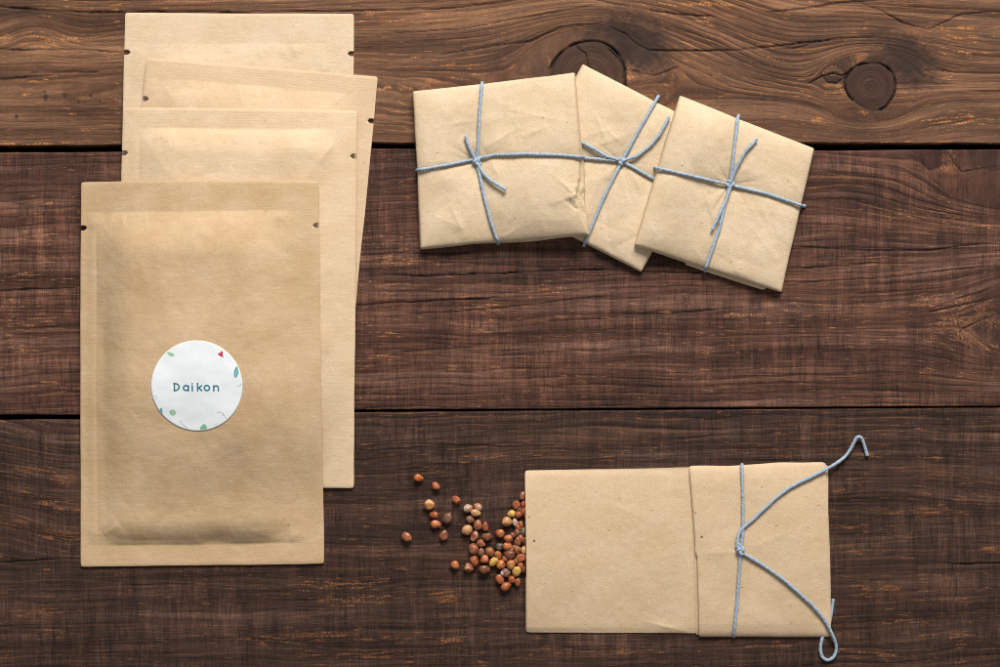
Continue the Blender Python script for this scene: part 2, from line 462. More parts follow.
ch2 = [(985, 318, 40, 30, -20, 0.55), (960, 340, 36, 26, 30, 0.35), (20, 180, 60, 26, 0, 0.35), (560, 252, 150, 7, 0, 0.3), (985, 158, 34, 14, 0, 0.3), (950, 385, 60, 12, 0, 0.25)]
fl2 = [(400, 262, 30, 8, 1.0), (380, 236, 30, 4, 0.9), (385, 285, 35, 4, 0.8), (395, 318, 25, 3, 0.8), (550, 290, 40, 4, 0.9), (485, 308, 22, 5, 1.2), (480, 331, 14, 4, 1.2), (385, 333, 20, 3, 1.1),
       (560, 317, 40, 3, 0.9), (380, 356, 20, 2, 1.3), (453, 368, 5, 5, 1.2), (496, 368, 6, 4, 1.4), (668, 314, 8, 3, 1.6), (735, 315, 22, 3, 1.2), (672, 335, 10, 2.5, 1.3), (705, 332, 14, 2, 1.2),
       (665, 347, 16, 2.5, 1.0), (770, 350, 14, 2, 1.3), (700, 357, 20, 2, 1.0), (667, 363, 5, 3, 1.2), (668, 374, 7, 4, 1.0), (868, 260, 30, 5, 0.9), (925, 300, 14, 6, 1.3), (975, 305, 30, 14, 1.4),
       (960, 330, 25, 14, 1.4), (985, 345, 20, 14, 1.2), (935, 340, 10, 12, 0.9), (905, 215, 30, 8, 0.7), (980, 225, 25, 5, 1.0), (800, 305, 40, 2, 0.8), (975, 170, 18, 3, 0.9), (30, 215, 40, 5, 0.8),
       (40, 235, 30, 6, 0.9), (50, 260, 25, 4, 1.2), (20, 275, 20, 4, 0.9), (30, 320, 40, 12, 0.9), (20, 350, 20, 5, 1.0), (60, 385, 20, 4, 0.8), (800, 235, 20, 4, 0.6)]
cr3 = [([(-200, 566), (0, 563), (40, 560), (82, 559), (110, 558)], 1.1, 0.9), ([(928, 563), (950, 564), (1000, 564), (1200, 566)], 1.0, 0.85),
       ([(120, 585), (180, 584), (240, 588)], 0.7, 0.5), ([(560, 648), (640, 646), (700, 650)], 0.7, 0.5), ([(395, 470), (440, 468)], 0.6, 0.4),
       ([(350, 446), (420, 444), (500, 447), (560, 446)], 0.7, 0.5), ([(640, 428), (720, 430), (800, 427)], 0.7, 0.45)]
ch3 = [(40, 590, 70, 30, 0, 0.3), (300, 640, 80, 20, 0, 0.25), (460, 430, 60, 10, 0, 0.2)]
fl3 = [(25, 470, 30, 8, 1.1), (65, 478, 18, 8, 1.1), (20, 492, 25, 6, 1.1), (55, 505, 30, 7, 1.2), (15, 520, 20, 6, 0.9), (60, 535, 25, 8, 1.2), (5, 594, 8, 2, 1.8), (70, 597, 30, 4, 1.1), (40, 612, 30, 4, 1.0),
       (60, 630, 30, 3, 0.9), (340, 585, 35, 5, 1.0), (360, 600, 50, 6, 1.2), (450, 598, 16, 8, 1.3), (455, 640, 14, 3, 1.6), (330, 635, 60, 5, 1.1), (250, 640, 60, 5, 0.6), (380, 655, 60, 4, 0.8), (390, 640, 30, 2, 1.2),
       (480, 455, 40, 6, 0.6), (860, 455, 14, 2, 1.4), (935, 457, 16, 2.5, 1.3), (940, 473, 14, 4, 1.0), (852, 480, 10, 5, 1.2), (840, 492, 14, 3, 1.0), (930, 510, 35, 3, 1.2), (842, 527, 14, 3, 1.1), (900, 515, 30, 3, 0.8),
       (857, 552, 12, 4, 1.6), (910, 558, 12, 2, 1.4), (945, 578, 20, 4, 1.0), (890, 588, 25, 3, 1.3), (950, 600, 30, 3, 1.0), (990, 550, 12, 6, 1.3), (905, 622, 40, 3, 1.0), (960, 635, 30, 3, 1.1), (850, 650, 20, 4, 1.0),
       (890, 655, 12, 2, 1.4), (600, 652, 60, 3, 0.9), (760, 645, 50, 3, 0.8), (430, 560, 20, 3, 0.6), (930, 430, 40, 5, 0.4), (650, 450, 8, 2, 1.2), (700, 440, 10, 2, 0.8)]

plank('plank', const(-96.0), g1a, W1, fld1, cr1, kn1, ch1, fl1, table, 'lighter brown upper plank with two round knots', seed=1)
plank('plank', g1b, g2a, W2, fld2, cr2, [], ch2, fl2, table, 'reddish brown middle plank with fine saw marks', seed=2, lift=-1.0)
plank('plank', g2b, const(742.0), W3, fld3, cr3, [], ch3, fl3, table, 'darkest lower plank with orange worn flecks', seed=3, lift=-0.5)
plank('plank', const(-380.0), const(-101.0), W1, fld0, [], [], [], [], table, None, dense=False, seed=4)
plank('plank', const(746.0), const(1000.0), W3, fld0, [], [], [], [], table, None, dense=False, seed=6)
q = NT('gap_shade_black'); q.put(q.b.inputs['Base Color'], q.ramp(q.noise(q.attr('pos'), (0.05, 0.05, 1)), [(0.3, (0.010, 0.007, 0.006)), (0.7, (0.022, 0.016, 0.013))])); q.put(q.b.inputs['Roughness'], 0.9)  # near-black colour stands in for the darkness below the gaps
bt = [(-420, -380, -62), (1420, -380, -62), (1420, 1000, -62), (-420, 1000, -62), (-420, -380, -90), (1420, -380, -90), (1420, 1000, -90), (-420, 1000, -90)]  # added slab, keeps world light from showing through the plank gaps
me = mesh_from('gap_light_blocker', bt, [(0, 3, 2, 1), (4, 5, 6, 7), (0, 1, 5, 4), (1, 2, 6, 5), (2, 3, 7, 6), (3, 0, 4, 7)], smooth=False)
link('gap_light_blocker', me, q.m, table)

# ---------------------------------------------------------------- paper
def paper_material(name, col, mott=0.10, fib=0.10, speck=0.5, seed=0.0, streak=(0.05, 0.30), ribs=False):
    q = NT(name); pos = q.attr('pos')
    lowm = q.noise(pos, (0.020, 0.024, 1), 4, 0.6, 0.0, (seed, seed, 0))
    mid = q.noise(pos, (streak[0], streak[1], 1), 4, 0.7, 0.4, (seed, 1, 0))
    midb = q.noise(pos, (0.16, 0.15, 1), 4, 0.75, 1.2, (2, seed, 0))
    fine = q.noise(pos, (0.75, 0.75, 1), 3, 0.75, 0.0, (seed, 4, 0))
    a = q.math('MULTIPLY', q.math('SUBTRACT', lowm, 0.5), mott * 2.0)
    b = q.math('MULTIPLY', q.math('SUBTRACT', mid, 0.5), fib * 1.7)
    c = q.math('MULTIPLY', q.math('SUBTRACT', midb, 0.5), fib * 2.0)
    d = q.math('MULTIPLY', q.math('SUBTRACT', fine, 0.5), fib * 7.0)
    tot = q.math('ADD', q.math('ADD', a, b), q.math('ADD', c, d))
    m = q.math('POWER', 2.0, q.math('MULTIPLY', tot, 1.5))
    cm = q.n('ShaderNodeCombineColor')
    for i in range(3): q.put(cm.inputs[i], q.math('POWER', m, (0.74, 1.0, 1.55)[i]))
    nd = q.n('ShaderNodeVectorMath', operation='MULTIPLY'); q.put(nd.inputs[0], col); q.put(nd.inputs[1], cm.outputs[0])
    base = nd.outputs[0]
    # flecks of bark and pale fibres
    for scl, thr, colr, amt in ((0.055, 0.030, (0.13, 0.07, 0.04), speck), (0.13, 0.055, (0.26, 0.15, 0.08), speck * 0.9), (0.20, 0.07, (0.34, 0.22, 0.12), speck * 0.8), (0.11, 0.045, (0.74, 0.64, 0.48), speck * 0.5)):
        vo = q.n('ShaderNodeTexVoronoi'); vo.inputs['Scale'].default_value = 1.0
        jit = q.noise(pos, (0.5, 0.5, 1), 1, 0.5, 0.0, (scl * 9, 0, 0))
        q.put(vo.inputs['Vector'], q.mul(pos, (scl * (1.0 - 0.35 * (0.125 < scl < 0.15)), scl * (1.0 + 1.0 * (scl > 0.125)), 1), (seed + scl * 100, seed, 0)))
        rr = q.n('ShaderNodeSeparateColor'); q.put(rr.inputs[0], vo.outputs['Color'])
        keep = q.rng(rr.outputs[0], 0.62, 0.66)
        size = q.math('MULTIPLY', rr.outputs[1], thr * 2.6)
        dd = q.math('SUBTRACT', q.math('ADD', size, q.math('MULTIPLY', jit, 0.05)), vo.outputs['Distance'])
        f = q.math('MULTIPLY', q.rng(dd, 0.0, 0.05), q.math('MULTIPLY', keep, amt))
        base = q.mix(f, base, colr)
    q.put(q.b.inputs['Base Color'], base)
    q.put(q.b.inputs['Roughness'], 0.72)
    q.b.inputs['Specular IOR Level'].default_value = 0.25
    q.bump(q.math('ADD', q.math('ADD', mid, q.math('MULTIPLY', fine, 0.7)), midb), 0.35, 0.00022)
    return q.m


GX0, GY0, GNX, GNY = -60, -60, 1130, 800
HM = np.zeros((GNY, GNX))


def hsample(x, y, H=None):
    H = HM if H is None else H
    fx = np.clip(np.asarray(x, dtype=float) - GX0, 0, GNX - 2.001); fy = np.clip(np.asarray(y, dtype=float) - GY0, 0, GNY - 2.001)
    xi = fx.astype(int); yi = fy.astype(int); a = fx - xi; b = fy - yi
    return (H[yi, xi] * (1 - a) + H[yi, xi + 1] * a) * (1 - b) + (H[yi + 1, xi] * (1 - a) + H[yi + 1, xi + 1] * a) * b


def blur(H, r):
    k = 2 * r + 1
    for _ in range(3):
        for ax in (0, 1):
            P = np.pad(H, [(r + 1, r) if i == ax else (0, 0) for i in (0, 1)], mode='edge')
            C = np.cumsum(P, axis=ax)
            H = (np.take(C, range(k, C.shape[ax]), axis=ax) - np.take(C, range(0, C.shape[ax] - k), axis=ax)) / k
    return H


def dilate(H, r):
    for ax in (0, 1):
        M = H.copy()
        s = 1; done = 0
        while done < r:
            s = min(max(1, done), r - done) if done else 1
            A = np.roll(M, s, ax); B = np.roll(M, -s, ax)
            M = np.maximum(M, np.maximum(A, B)); done += s
        H = M
    return H


def stamp(X, Y, Z):
    xi = np.clip(np.round(X - GX0).astype(int), 0, GNX - 1); yi = np.clip(np.round(Y - GY0).astype(int), 0, GNY - 1)
    np.maximum.at(HM, (yi.ravel(), xi.ravel()), Z.ravel())


def notch_fn(v_arr, L, items, depth=6.3, half=2.5):
    d = np.zeros_like(v_arr)
    for c in items:
        t = np.abs(v_arr * L - c)
        d = np.where(t <= half, np.maximum(d, depth * (0.45 + 0.55 * np.sqrt(np.clip(1 - t / half, 0, 1)))), d)
    return d


def sheet(name, corners, thick, mat, parent, base=None, drape=(8, 10), notches=((), ()), wob=0.6, seed=0, org=None, skin=0.5, step=1.0, closed_bottom=True, do_stamp=True, corner=1.2, bottom_gap=0.15, perim=None, roll=0.6):
    """Paper body. corners TL,TR,BR,BL as seen from above, thick(xl, yl, w, h) local thickness in drawing units.
    The underside lies on whatever is below."""
    (x0, y0), (x1, y1), (x2, y2), (x3, y3) = corners
    w = (math.hypot(x1 - x0, y1 - y0) + math.hypot(x2 - x3, y2 - y3)) / 2; h = (math.hypot(x3 - x0, y3 - y0) + math.hypot(x2 - x1, y2 - y1)) / 2
    nu = int(w / step) + 1
    vs = list(np.linspace(0, 1, int(h / step) + 1))
    for side in notches:
        for c in side:
            for e in (-2.53, -2.47, -1.9, -1.3, -0.8, -0.4, 0, 0.4, 0.8, 1.3, 1.9, 2.47, 2.53):
                vs.append((c + e) / h)
    vs = np.array(sorted(vs)); us = np.linspace(0, 1, nu)
    U, V = np.meshgrid(us, vs)
    if base is None:
        G = blur(dilate(HM, drape[0]), drape[1]) if drape[0] else HM
        G = np.maximum(G, 0.0)
    cs = [list(c) for c in corners]
    for it in range(3):
        zc = [base(c[0], c[1]) if base else float(hsample(c[0], c[1], G)) for c in cs]
        cs = [plan(c[0], c[1], z + 0.8) for c, z in zip(corners, zc)]
    (x0, y0), (x1, y1), (x2, y2), (x3, y3) = cs
    # irregular outline
    eL = wob * fbm(V * h / 60, V * 0 + seed + 0.3, seed, 4) + notch_fn(V, h, notches[0])
    eR = wob * fbm(V * h / 60, V * 0 + seed + 7.3, seed, 4) - notch_fn(V, h, notches[1])
    eT = wob * fbm(U * w / 60, U * 0 + seed + 3.3, seed, 4)
    eB = wob * fbm(U * w / 60, U * 0 + seed + 5.3, seed, 4)
    if perim:
        pT, pB, pL, pR = perim
        if pT: eT = eT + pT(U * w)
        if pB: eB = eB + pB(U * w)
        if pL: eL = eL + pL(V * h)
        if pR: eR = eR + pR(V * h)
    fo = lambda d: np.exp(-d / 9.0)
    dU = eL * fo(U * w) + eR * fo((1 - U) * w)
    dV = eT * fo(V * h) + eB * fo((1 - V) * h)
    # softened corners
    for cu, cv, su, sv in ((0, 0, 1, 1), (1, 0, -1, 1), (1, 1, -1, -1), (0, 1, 1, -1)):
        dc = np.hypot((U - cu) * w, (V - cv) * h)
        k = corner * np.exp(-dc / 1.6)
        dU = dU + su * k * 0.6; dV = dV + sv * k * 0.6
    Uw = U + dU / w; Vw = V + dV / h
    X = (x0 * (1 - Uw) + x1 * Uw) * (1 - Vw) + (x3 * (1 - Uw) + x2 * Uw) * Vw
    Y = (y0 * (1 - Uw) + y1 * Uw) * (1 - Vw) + (y3 * (1 - Uw) + y2 * Uw) * Vw
    B = base(X, Y) if base else hsample(X, Y, G)
    B = np.maximum(B, 0) + bottom_gap
    LX = U * w + dU; LY = V * h + dV
    T = thick(LX, LY, w, h, X, Y)
    dE = np.minimum(np.minimum(U * w, (1 - U) * w), np.minimum(V * h, (1 - V) * h))
    T = np.maximum(T - roll * np.exp(-dE / 1.1), 0.4)
    Zt = B + T
    nv, nu = X.shape
    top = np.stack([X.ravel(), Y.ravel(), Zt.ravel()], 1)
    bot = np.stack([X.ravel(), Y.ravel(), B.ravel()], 1)
    N = nv * nu
    i = np.arange(nv - 1)[:, None] * nu + np.arange(nu - 1)[None, :]
    ft = np.stack([i, i + nu, i + nu + 1, i + 1], -1).reshape(-1, 4)
    fb = ft[:, ::-1] + N
    ring = list(range(nu)) + [r * nu + nu - 1 for r in range(1, nv)] + [(nv - 1) * nu + c for c in range(nu - 2, -1, -1)] + [r * nu for r in range(nv - 2, 0, -1)]
    # side walls use duplicated vertices so the paper edge stays crisp; one middle ring bulges out a little
    ring = np.array(ring); M = len(ring)
    cxm, cym = X.mean(), Y.mean()
    rt = top[ring]; rb = bot[ring]
    tang = np.roll(rt, -1, 0) - np.roll(rt, 1, 0)
    nrm = np.stack([tang[:, 1], -tang[:, 0], tang[:, 0] * 0], 1)
    nrm /= np.linalg.norm(nrm, axis=1)[:, None] + 1e-9
    hgt = (rt[:, 2] - rb[:, 2])
    rm = (rt * 0.45 + rb * 0.55) + nrm * np.clip(hgt * 0.10, 0, 0.9)[:, None]
    off = 2 * N
    co = np.concatenate([top, bot, rt, rm, rb])
    j = np.arange(M); jn = (j + 1) % M
    s1 = np.stack([off + j, off + jn, off + M + jn, off + M + j], 1)
    s2 = np.stack([off + M + j, off + M + jn, off + 2 * M + jn, off + 2 * M + j], 1)
    faces = np.concatenate([ft, fb, s1[:, ::-1], s2[:, ::-1]])
    if org is None: org = (float(cxm), float(cym), 0.0)
    me = mesh_from(name, co, faces, org)
    lx = LX.ravel(); ly = LY.ravel()
    p = np.concatenate([np.stack([lx, ly, lx * 0], 1), np.stack([lx + 500, ly, lx * 0], 1)] + [np.stack([lx[ring], ly[ring], np.full(M, k)], 1) for k in (0.0, 3.0, 6.0)])
    vec_attr(me, 'pos', p)
    o = link(name, me, mat, parent, org)
    if do_stamp:
        stamp(X, Y, Zt)
    return o, (X, Y, Zt, U * w, V * h)


def crease(X, Y, x1, y1, x2, y2, amp, wd):
    d, t = polydist(X, Y, [(x1, y1), (x2, y2)])
    return amp * np.exp(-d / wd) * np.sin(np.clip(t, 0.0, 1.0) * math.pi) ** 0.7


# ---------------------------------------------------------------- kraft pouches
def pouch_thick(hmax, mt, mb, ml, mr, seed, creases=(), ribs=False, und=2.0, rise=(55, 40, 60, 46), seam=0.8):
    def f(xl, yl, w, h, X, Y):
        wl, wr, wt, wb = rise
        def ramp(d, wd, k=0.35):
            s = np.clip(d / wd, 0, 1)
            return k * (1 - (1 - s) ** 2.4) + (1 - k) * s * s * (3 - 2 * s)
        jl = 1.5 * fbm(yl / 50, yl * 0 + 1, seed, 3); jt = 1.6 * fbm(xl / 50, xl * 0 + 2, seed, 3)
        A = ramp(xl - ml - 0.4 * jl, wl, 0.75) * ramp(w - xl - mr + jl, wr) * ramp(yl - mt - jt, wt, 0.5) * ramp(h - yl - mb + 0.5 * jt, wb, 0.8)
        t = 1.3 + hmax * A
        soft = np.clip(A * 3, 0, 1)
        t = t + soft * (und * fbm(xl / 85, yl / 85, seed + 2, 2) + 0.55 * fbm(xl / 22, yl / 26, seed + 3, 3))
        for c in creases: t = t + crease(xl, yl, *c) * np.clip(A * 6, 0, 1)
        rc_ = random.Random(seed * 5 + 2)
        for _ in range(26):
            ax, ay, an, ln = rc_.uniform(ml, w - mr), rc_.uniform(mt, h - mb), rc_.uniform(0, math.pi), rc_.uniform(25, 90)
            t = t + crease(xl, yl, ax, ay, ax + ln * math.cos(an), ay + ln * math.sin(an), rc_.choice((-1, 1)) * rc_.uniform(0.2, 0.6), rc_.uniform(8, 20)) * soft
        for _ in range(10):
            ax, an, ln = rc_.uniform(ml + 8, w - mr - 8), rc_.uniform(-0.5, 0.5), rc_.uniform(8, 22)
            t = t + crease(xl, yl, ax, mt + 1, ax + ln * math.sin(an), mt + 1 + ln * math.cos(an), rc_.uniform(0.2, 0.6), rc_.uniform(2, 4)) + crease(xl, yl, ax + 9, h - mb - 1, ax + 9 + ln * math.sin(an), h - mb - 1 - ln * math.cos(an), rc_.uniform(0.2, 0.6), rc_.uniform(2, 4))
        if ribs:
            t = t + 0.085 * np.sin(yl * 2 * math.pi / 2.7) * (1 - sstep(mt - 5, mt - 2, yl)) * sstep(1, 3, yl)
        t = t + seam * np.exp(-((xl - ml + 2) / 8.0) ** 2) * np.clip((yl - mt) / 12, 0, 1) * np.clip((h - yl - mb) / 12, 0, 1) * np.clip(1 + 0.6 * fbm(yl / 60, yl * 0 + 4, seed, 2), 0, 2)
        t = t + 0.12 * fbm(xl / 8, yl / 8, seed + 5, 2)
        return np.maximum(t, 0.45)
    return f


PK = paper_material('kraft_pouch_paper', srgb(199, 168, 130), 0.30, 0.11, 0.40, 1.0)
PK2 = paper_material('kraft_pouch_paper_warm', srgb(210, 181, 146), 0.18, 0.10, 0.30, 9.0)
PK1 = paper_material('kraft_pouch_paper_light', srgb(214, 188, 156), 0.18, 0.10, 0.30, 2.0)
PK3 = paper_material('kraft_pouch_paper_pale', srgb(214, 186, 151), 0.18, 0.10, 0.30, 5.0)
GRP_P = 'kraft paper seed pouches in the fanned stack'
pouches = []


def make_pouch(corners, notches, hm, seed, mat, label, **kw):
    cx = sum(c[0] for c in corners) / 4; cy = sum(c[1] for c in corners) / 4
    root = empty('seed_pouch', cx, cy)
    props(root, label, 'pouch', GRP_P)
    fr = kw.pop('frame'); cre = kw.pop('creases', ()); ribs = kw.pop('ribs', False); und = kw.pop('und', 2.0); rise = kw.pop('rise', (55, 40, 60, 46)); seam = kw.pop('seam', 0.8)
    o, g = sheet('pouch_body', corners, pouch_thick(hm, *fr, seed, cre, ribs, und, rise, seam), mat, root, bottom_gap=0.8, roll=0.6, drape=(16, 18), notches=notches, seed=seed, org=(cx, cy, 0.0), **kw)
    pouches.append((root, g))
    return root, g


make_pouch([(125, 13), (354, 14), (353, 397), (118, 397)], ((39.5,), (40,)), 5, 1, PK1, 'kraft seed pouch at the very back of the stack, topmost in view',
           frame=(30, 22, 18, 18), creases=[(200, 64, 214, 30, 1.6, 6), (30, 44, 16, 30, -0.5, 8)])
make_pouch([(147, 58), (378, 77), (341, 459), (109, 440)], ((41,), (44.5,)), 5.5, 2, PK2, 'slightly tilted kraft seed pouch, second from the back, jutting out at the right',
           frame=(20, 22, 14, 16), ribs=True, creases=[(18, 22, 40, 52, 0.9, 9), (200, 52, 216, 26, 1.0, 7)], rise=(36, 40, 30, 40))
make_pouch([(123, 108), (357, 111), (354, 488), (118, 487)], ((45,), (45.5,)), 6, 3, PK3, 'kraft seed pouch directly behind the one with the white sticker',
           frame=(20, 22, 18, 18), ribs=True, creases=[(20, 26, 56, 74, 1.0, 18), (46, 24, 52, 44, 0.9, 5), (112, 22, 116, 36, 0.7, 5), (198, 55, 218, 26, 1.5, 6), (70, 70, 110, 62, -1.2, 12), (212, 372, 238, 350, -1.4, 6)], rise=(42, 40, 26, 40))
rootp, gp = make_pouch([(81, 182.5), (319, 181), (324, 563.5), (81, 566.5)], ((45.5,), (44.5,)), 12, 4, PK, 'front kraft seed pouch bearing a round white sticker',
                       frame=(30, 21, 17, 15), und=2.6, seam=2.4, creases=[(20, 33, 34, 60, 0.9, 10), (205, 42, 226, 30, 0.8, 7), (214, 350, 228, 362, 1.6, 5), (24, 352, 40, 340, 1.6, 7), (118, 362, 150, 350, -1.2, 10), (60, 60, 80, 130, 1.2, 16)],
                       rise=(42, 62, 44, 28))

# sticker, disc following the paper
def flat_mat(name, col, rough=0.55, amt=0.04):
    q = NT(name)
    n = q.noise(q.attr('pos'), (0.9, 0.9, 1), 2, 0.6)
    c0 = tuple(c * (1 - amt * 1.5) for c in col)
    q.put(q.b.inputs['Base Color'], q.mix(q.rng(n, 0.35, 0.65), c0, tuple(min(1, c * (1 + amt)) for c in col)))
    q.put(q.b.inputs['Roughness'], rough)
    return q.m


def disc(name, cx, cy, r, mat, parent, zoff, th, org):
    rr = np.linspace(0, 1, 46)[1:]; th_ = np.linspace(0, 2 * math.pi, 180, endpoint=False)
    R, A = np.meshgrid(rr, th_, indexing='ij')
    X = cx + R * r[0] * np.cos(A); Y = cy + R * r[1] * np.sin(A)
    X = np.concatenate([[cx], X.ravel()]); Y = np.concatenate([[cy], Y.ravel()])
    Z = hsample(X, Y) + zoff
    n = len(th_); m = len(rr); N = len(X)
    F = [(0, 1 + (k + 1) % n, 1 + k) for k in range(n)]
    for i in range(m - 1):
        a = 1 + i * n; b = a + n
        F += [(a + k, a + (k + 1) % n, b + (k + 1) % n, b + k) for k in range(n)]
    F2 = [tuple(v + N for v in f[::-1]) for f in F]
    a = 1 + (m - 1) * n
    side = [(a + k, a + (k + 1) % n, a + N + (k + 1) % n, a + N + k) for k in range(n)]
    co = np.concatenate([np.stack([X, Y, Z], 1), np.stack([X, Y, Z - th], 1)])
    # orientation: y axis points down in plan, flip so the top faces up
    me = mesh_from(name, co, [f for f in F] + F2 + side, org)
    vec_attr(me, 'pos', co)
    return link(name, me, mat, parent, org)


porg = tuple(rootp['_org'])
zst = float(hsample(197, 386))
HMs = HM.copy(); HM[:] = blur(HM, 1)
scx, scy = plan(196.9, 385.9, zst)
stk = disc('sticker', scx, scy, (45.0, 44.4), flat_mat('white_sticker', srgb(234, 238, 238), 0.5, 0.02), rootp, 0.55, 0.45, porg)
props(stk, 'round white paper sticker lettered Daikon in teal')


def ribbon(strokes, wid, z):
    """flat rounded strokes; strokes are polylines in picture points laid on the sticker"""
    co = []; F = []
    for st, w in [(s, wid) if not isinstance(s, tuple) else s for s in strokes]:
        pts = [plan(a, b, zst) for a, b in st]
        # resample
        P = [pts[0]]
        for a, b in zip(pts[:-1], pts[1:]):
            L = math.hypot(b[0] - a[0], b[1] - a[1]); n = max(1, int(L / 0.35))
            for k in range(1, n + 1): P.append((a[0] + (b[0] - a[0]) * k / n, a[1] + (b[1] - a[1]) * k / n))
        P = np.array(P)
        T = np.gradient(P, axis=0) if len(P) > 1 else np.array([[1.0, 0.0]])
        T /= np.linalg.norm(T, axis=1)[:, None] + 1e-9
        b0 = len(co)
        for (p, t) in zip(P, T):
            for sgn in (1, -1):
                q_ = p + sgn * np.array([-t[1], t[0]]) * w / 2
                co.append([q_[0], q_[1], 0])
        for k in range(len(P) - 1):
            i = b0 + 2 * k; F.append((i, i + 2, i + 3, i + 1))
        for e, p in enumerate((P[0], P[-1])):
            c0 = len(co)
            for a in range(14): co.append([p[0] + w / 2 * math.cos(a * math.pi / 7), p[1] + w / 2 * math.sin(a * math.pi / 7), 0.02 + 0.02 * e])
            F.append(tuple(c0 + a for a in range(13, -1, -1)))
    co = np.array(co, dtype=float)
    co[:, 2] += hsample(co[:, 0], co[:, 1]) + z
    return co, F


def arc(cx, cy, rx, ry, a0, a1, n=16):
    return [(cx + rx * math.cos(math.radians(a0 + (a1 - a0) * i / n)), cy + ry * math.sin(math.radians(a0 + (a1 - a0) * i / n))) for i in range(n + 1)]


def z4(p): return (140 + p[0] / 6.067, 330 + p[1] / 6.067)


L = []
L.append([z4(p) for p in [(209, 324), (209, 368)]])
L.append([z4(p) for p in [(206, 325), (222, 326), (233, 333), (238, 345), (234, 357), (222, 366), (207, 368)]])
L.append([z4(p) for p in arc(279, 352, 15, 15, 0, 360, 20)]); L.append([z4(p) for p in [(294, 338), (294, 369)]])
L.append([z4(p) for p in [(318, 339), (318, 369)]]); L.append([z4(p) for p in [(318, 325), (318, 326)]])
L.append([z4(p) for p in [(350, 322), (350, 369)]]); L.append([z4(p) for p in [(374, 338), (352, 355)]]); L.append([z4(p) for p in [(358, 351), (375, 368)]])
L.append([z4(p) for p in arc(407, 352, 16, 15.5, 0, 360, 20)])
L.append([z4(p) for p in [(449, 338), (449, 369)]]); L.append([z4(p) for p in [(449, 351), (454, 342), (464, 338), (474, 343), (477, 354), (477, 369)]])


def printed(name, strokes, w, col, z=0.62):
    co, F = ribbon(strokes, w, z)
    me = mesh_from(name, co, F, porg, smooth=False)
    vec_attr(me, 'pos', co)
    return link(name, me, flat_mat(name + '_ink', col, 0.6, 0.08), stk, porg)


def blob(name, outlines, col, z=0.62):
    co = []; F = []
    for ol in outlines:
        P = [plan(*z4(p), zst) for p in ol]
        c = (sum(p[0] for p in P) / len(P), sum(p[1] for p in P) / len(P))
        b0 = len(co); co.append([c[0], c[1], 0]); co += [[p[0], p[1], 0] for p in P]
        n = len(P); F += [(b0, b0 + 1 + (k + 1) % n, b0 + 1 + k) for k in range(n)]
    co = np.array(co, dtype=float); co[:, 2] += hsample(co[:, 0], co[:, 1]) + z
    me = mesh_from(name, co, F, porg, smooth=False); vec_attr(me, 'pos', co)
    return link(name, me, flat_mat(name + '_ink', col, 0.6, 0.12), stk, porg)


printed('lettering', L, 1.45, srgb(38, 112, 134))
blob('heart_print', [[(490, 140), (482, 138), (475, 144), (480, 153), (492, 160), (508, 167), (506, 150), (505, 130), (497, 128), (491, 133)]], srgb(200, 52, 84))
blob('green_leaf_print', [[(163, 137), (180, 134), (200, 140), (213, 155), (200, 161), (184, 158), (172, 149)]], srgb(150, 196, 160))
blob('green_leaf_print', [[(176, 492), (188, 484), (206, 486), (216, 502), (210, 514), (196, 521), (182, 515), (175, 504)]], srgb(150, 196, 160))
blob('green_leaf_print', [[(358, 606), (362, 590), (376, 576), (392, 571), (400, 584), (403, 600), (392, 604), (376, 607)]], srgb(130, 186, 150))
blob('teal_leaf_print', [[(572, 268), (574, 246), (585, 224), (592, 217), (598, 236), (602, 258), (594, 278), (582, 291), (574, 284)]], srgb(84, 158, 164))
blob('teal_leaf_print', [[(116, 480), (126, 470), (132, 484), (134, 506), (122, 496)]], srgb(84, 158, 164))
printed('leaf_vein', [[z4(p) for p in [(580, 284), (588, 256), (594, 236)]]], 0.5, srgb(205, 226, 220), 0.72)
printed('leaf_vein', [[z4(p) for p in [(190, 515), (196, 500), (204, 492)]]], 0.5, srgb(205, 226, 220), 0.72)
printed('sprig_print', [[z4(p) for p in [(236, 553), (250, 572), (268, 586), (284, 598)]]], 0.45, srgb(128, 150, 170))
printed('sprig_print', [[z4(p) for p in [(84, 402), (96, 400), (100, 410), (92, 420)]]], 0.4, srgb(150, 176, 196))
printed('sprig_print', [[z4(p) for p in [(596, 340), (608, 338), (616, 326)]]], 0.45, srgb(128, 150, 170))
printed('sprig_print', [[z4(p) for p in [(466, 502), (480, 497), (495, 500), (506, 512), (524, 538)]], [z4(p) for p in [(500, 522), (504, 510)]]], 0.45, srgb(176, 130, 150))
HM[:] = HMs

# ---------------------------------------------------------------- twine
def twine_mat():
    q = NT('blue_grey_twine'); pos = q.attr('pos')
    n = q.noise(pos, (0.5, 0.9, 1), 3, 0.7); n2 = q.noise(pos, (3.0, 1.2, 1), 2, 0.7)
    c = q.ramp(q.math('ADD', q.math('MULTIPLY', n, 0.5), q.math('MULTIPLY', n2, 0.5)), [(0.32, srgb(110, 127, 143)), (0.5, srgb(152, 169, 184)), (0.68, srgb(204, 213, 221))])
    q.put(q.b.inputs['Base Color'], c); q.put(q.b.inputs['Roughness'], 0.7); q.b.inputs['Specular IOR Level'].default_value = 0.3
    q.bump(n2, 0.5, 0.00015)
    return q.m


TW = twine_mat()


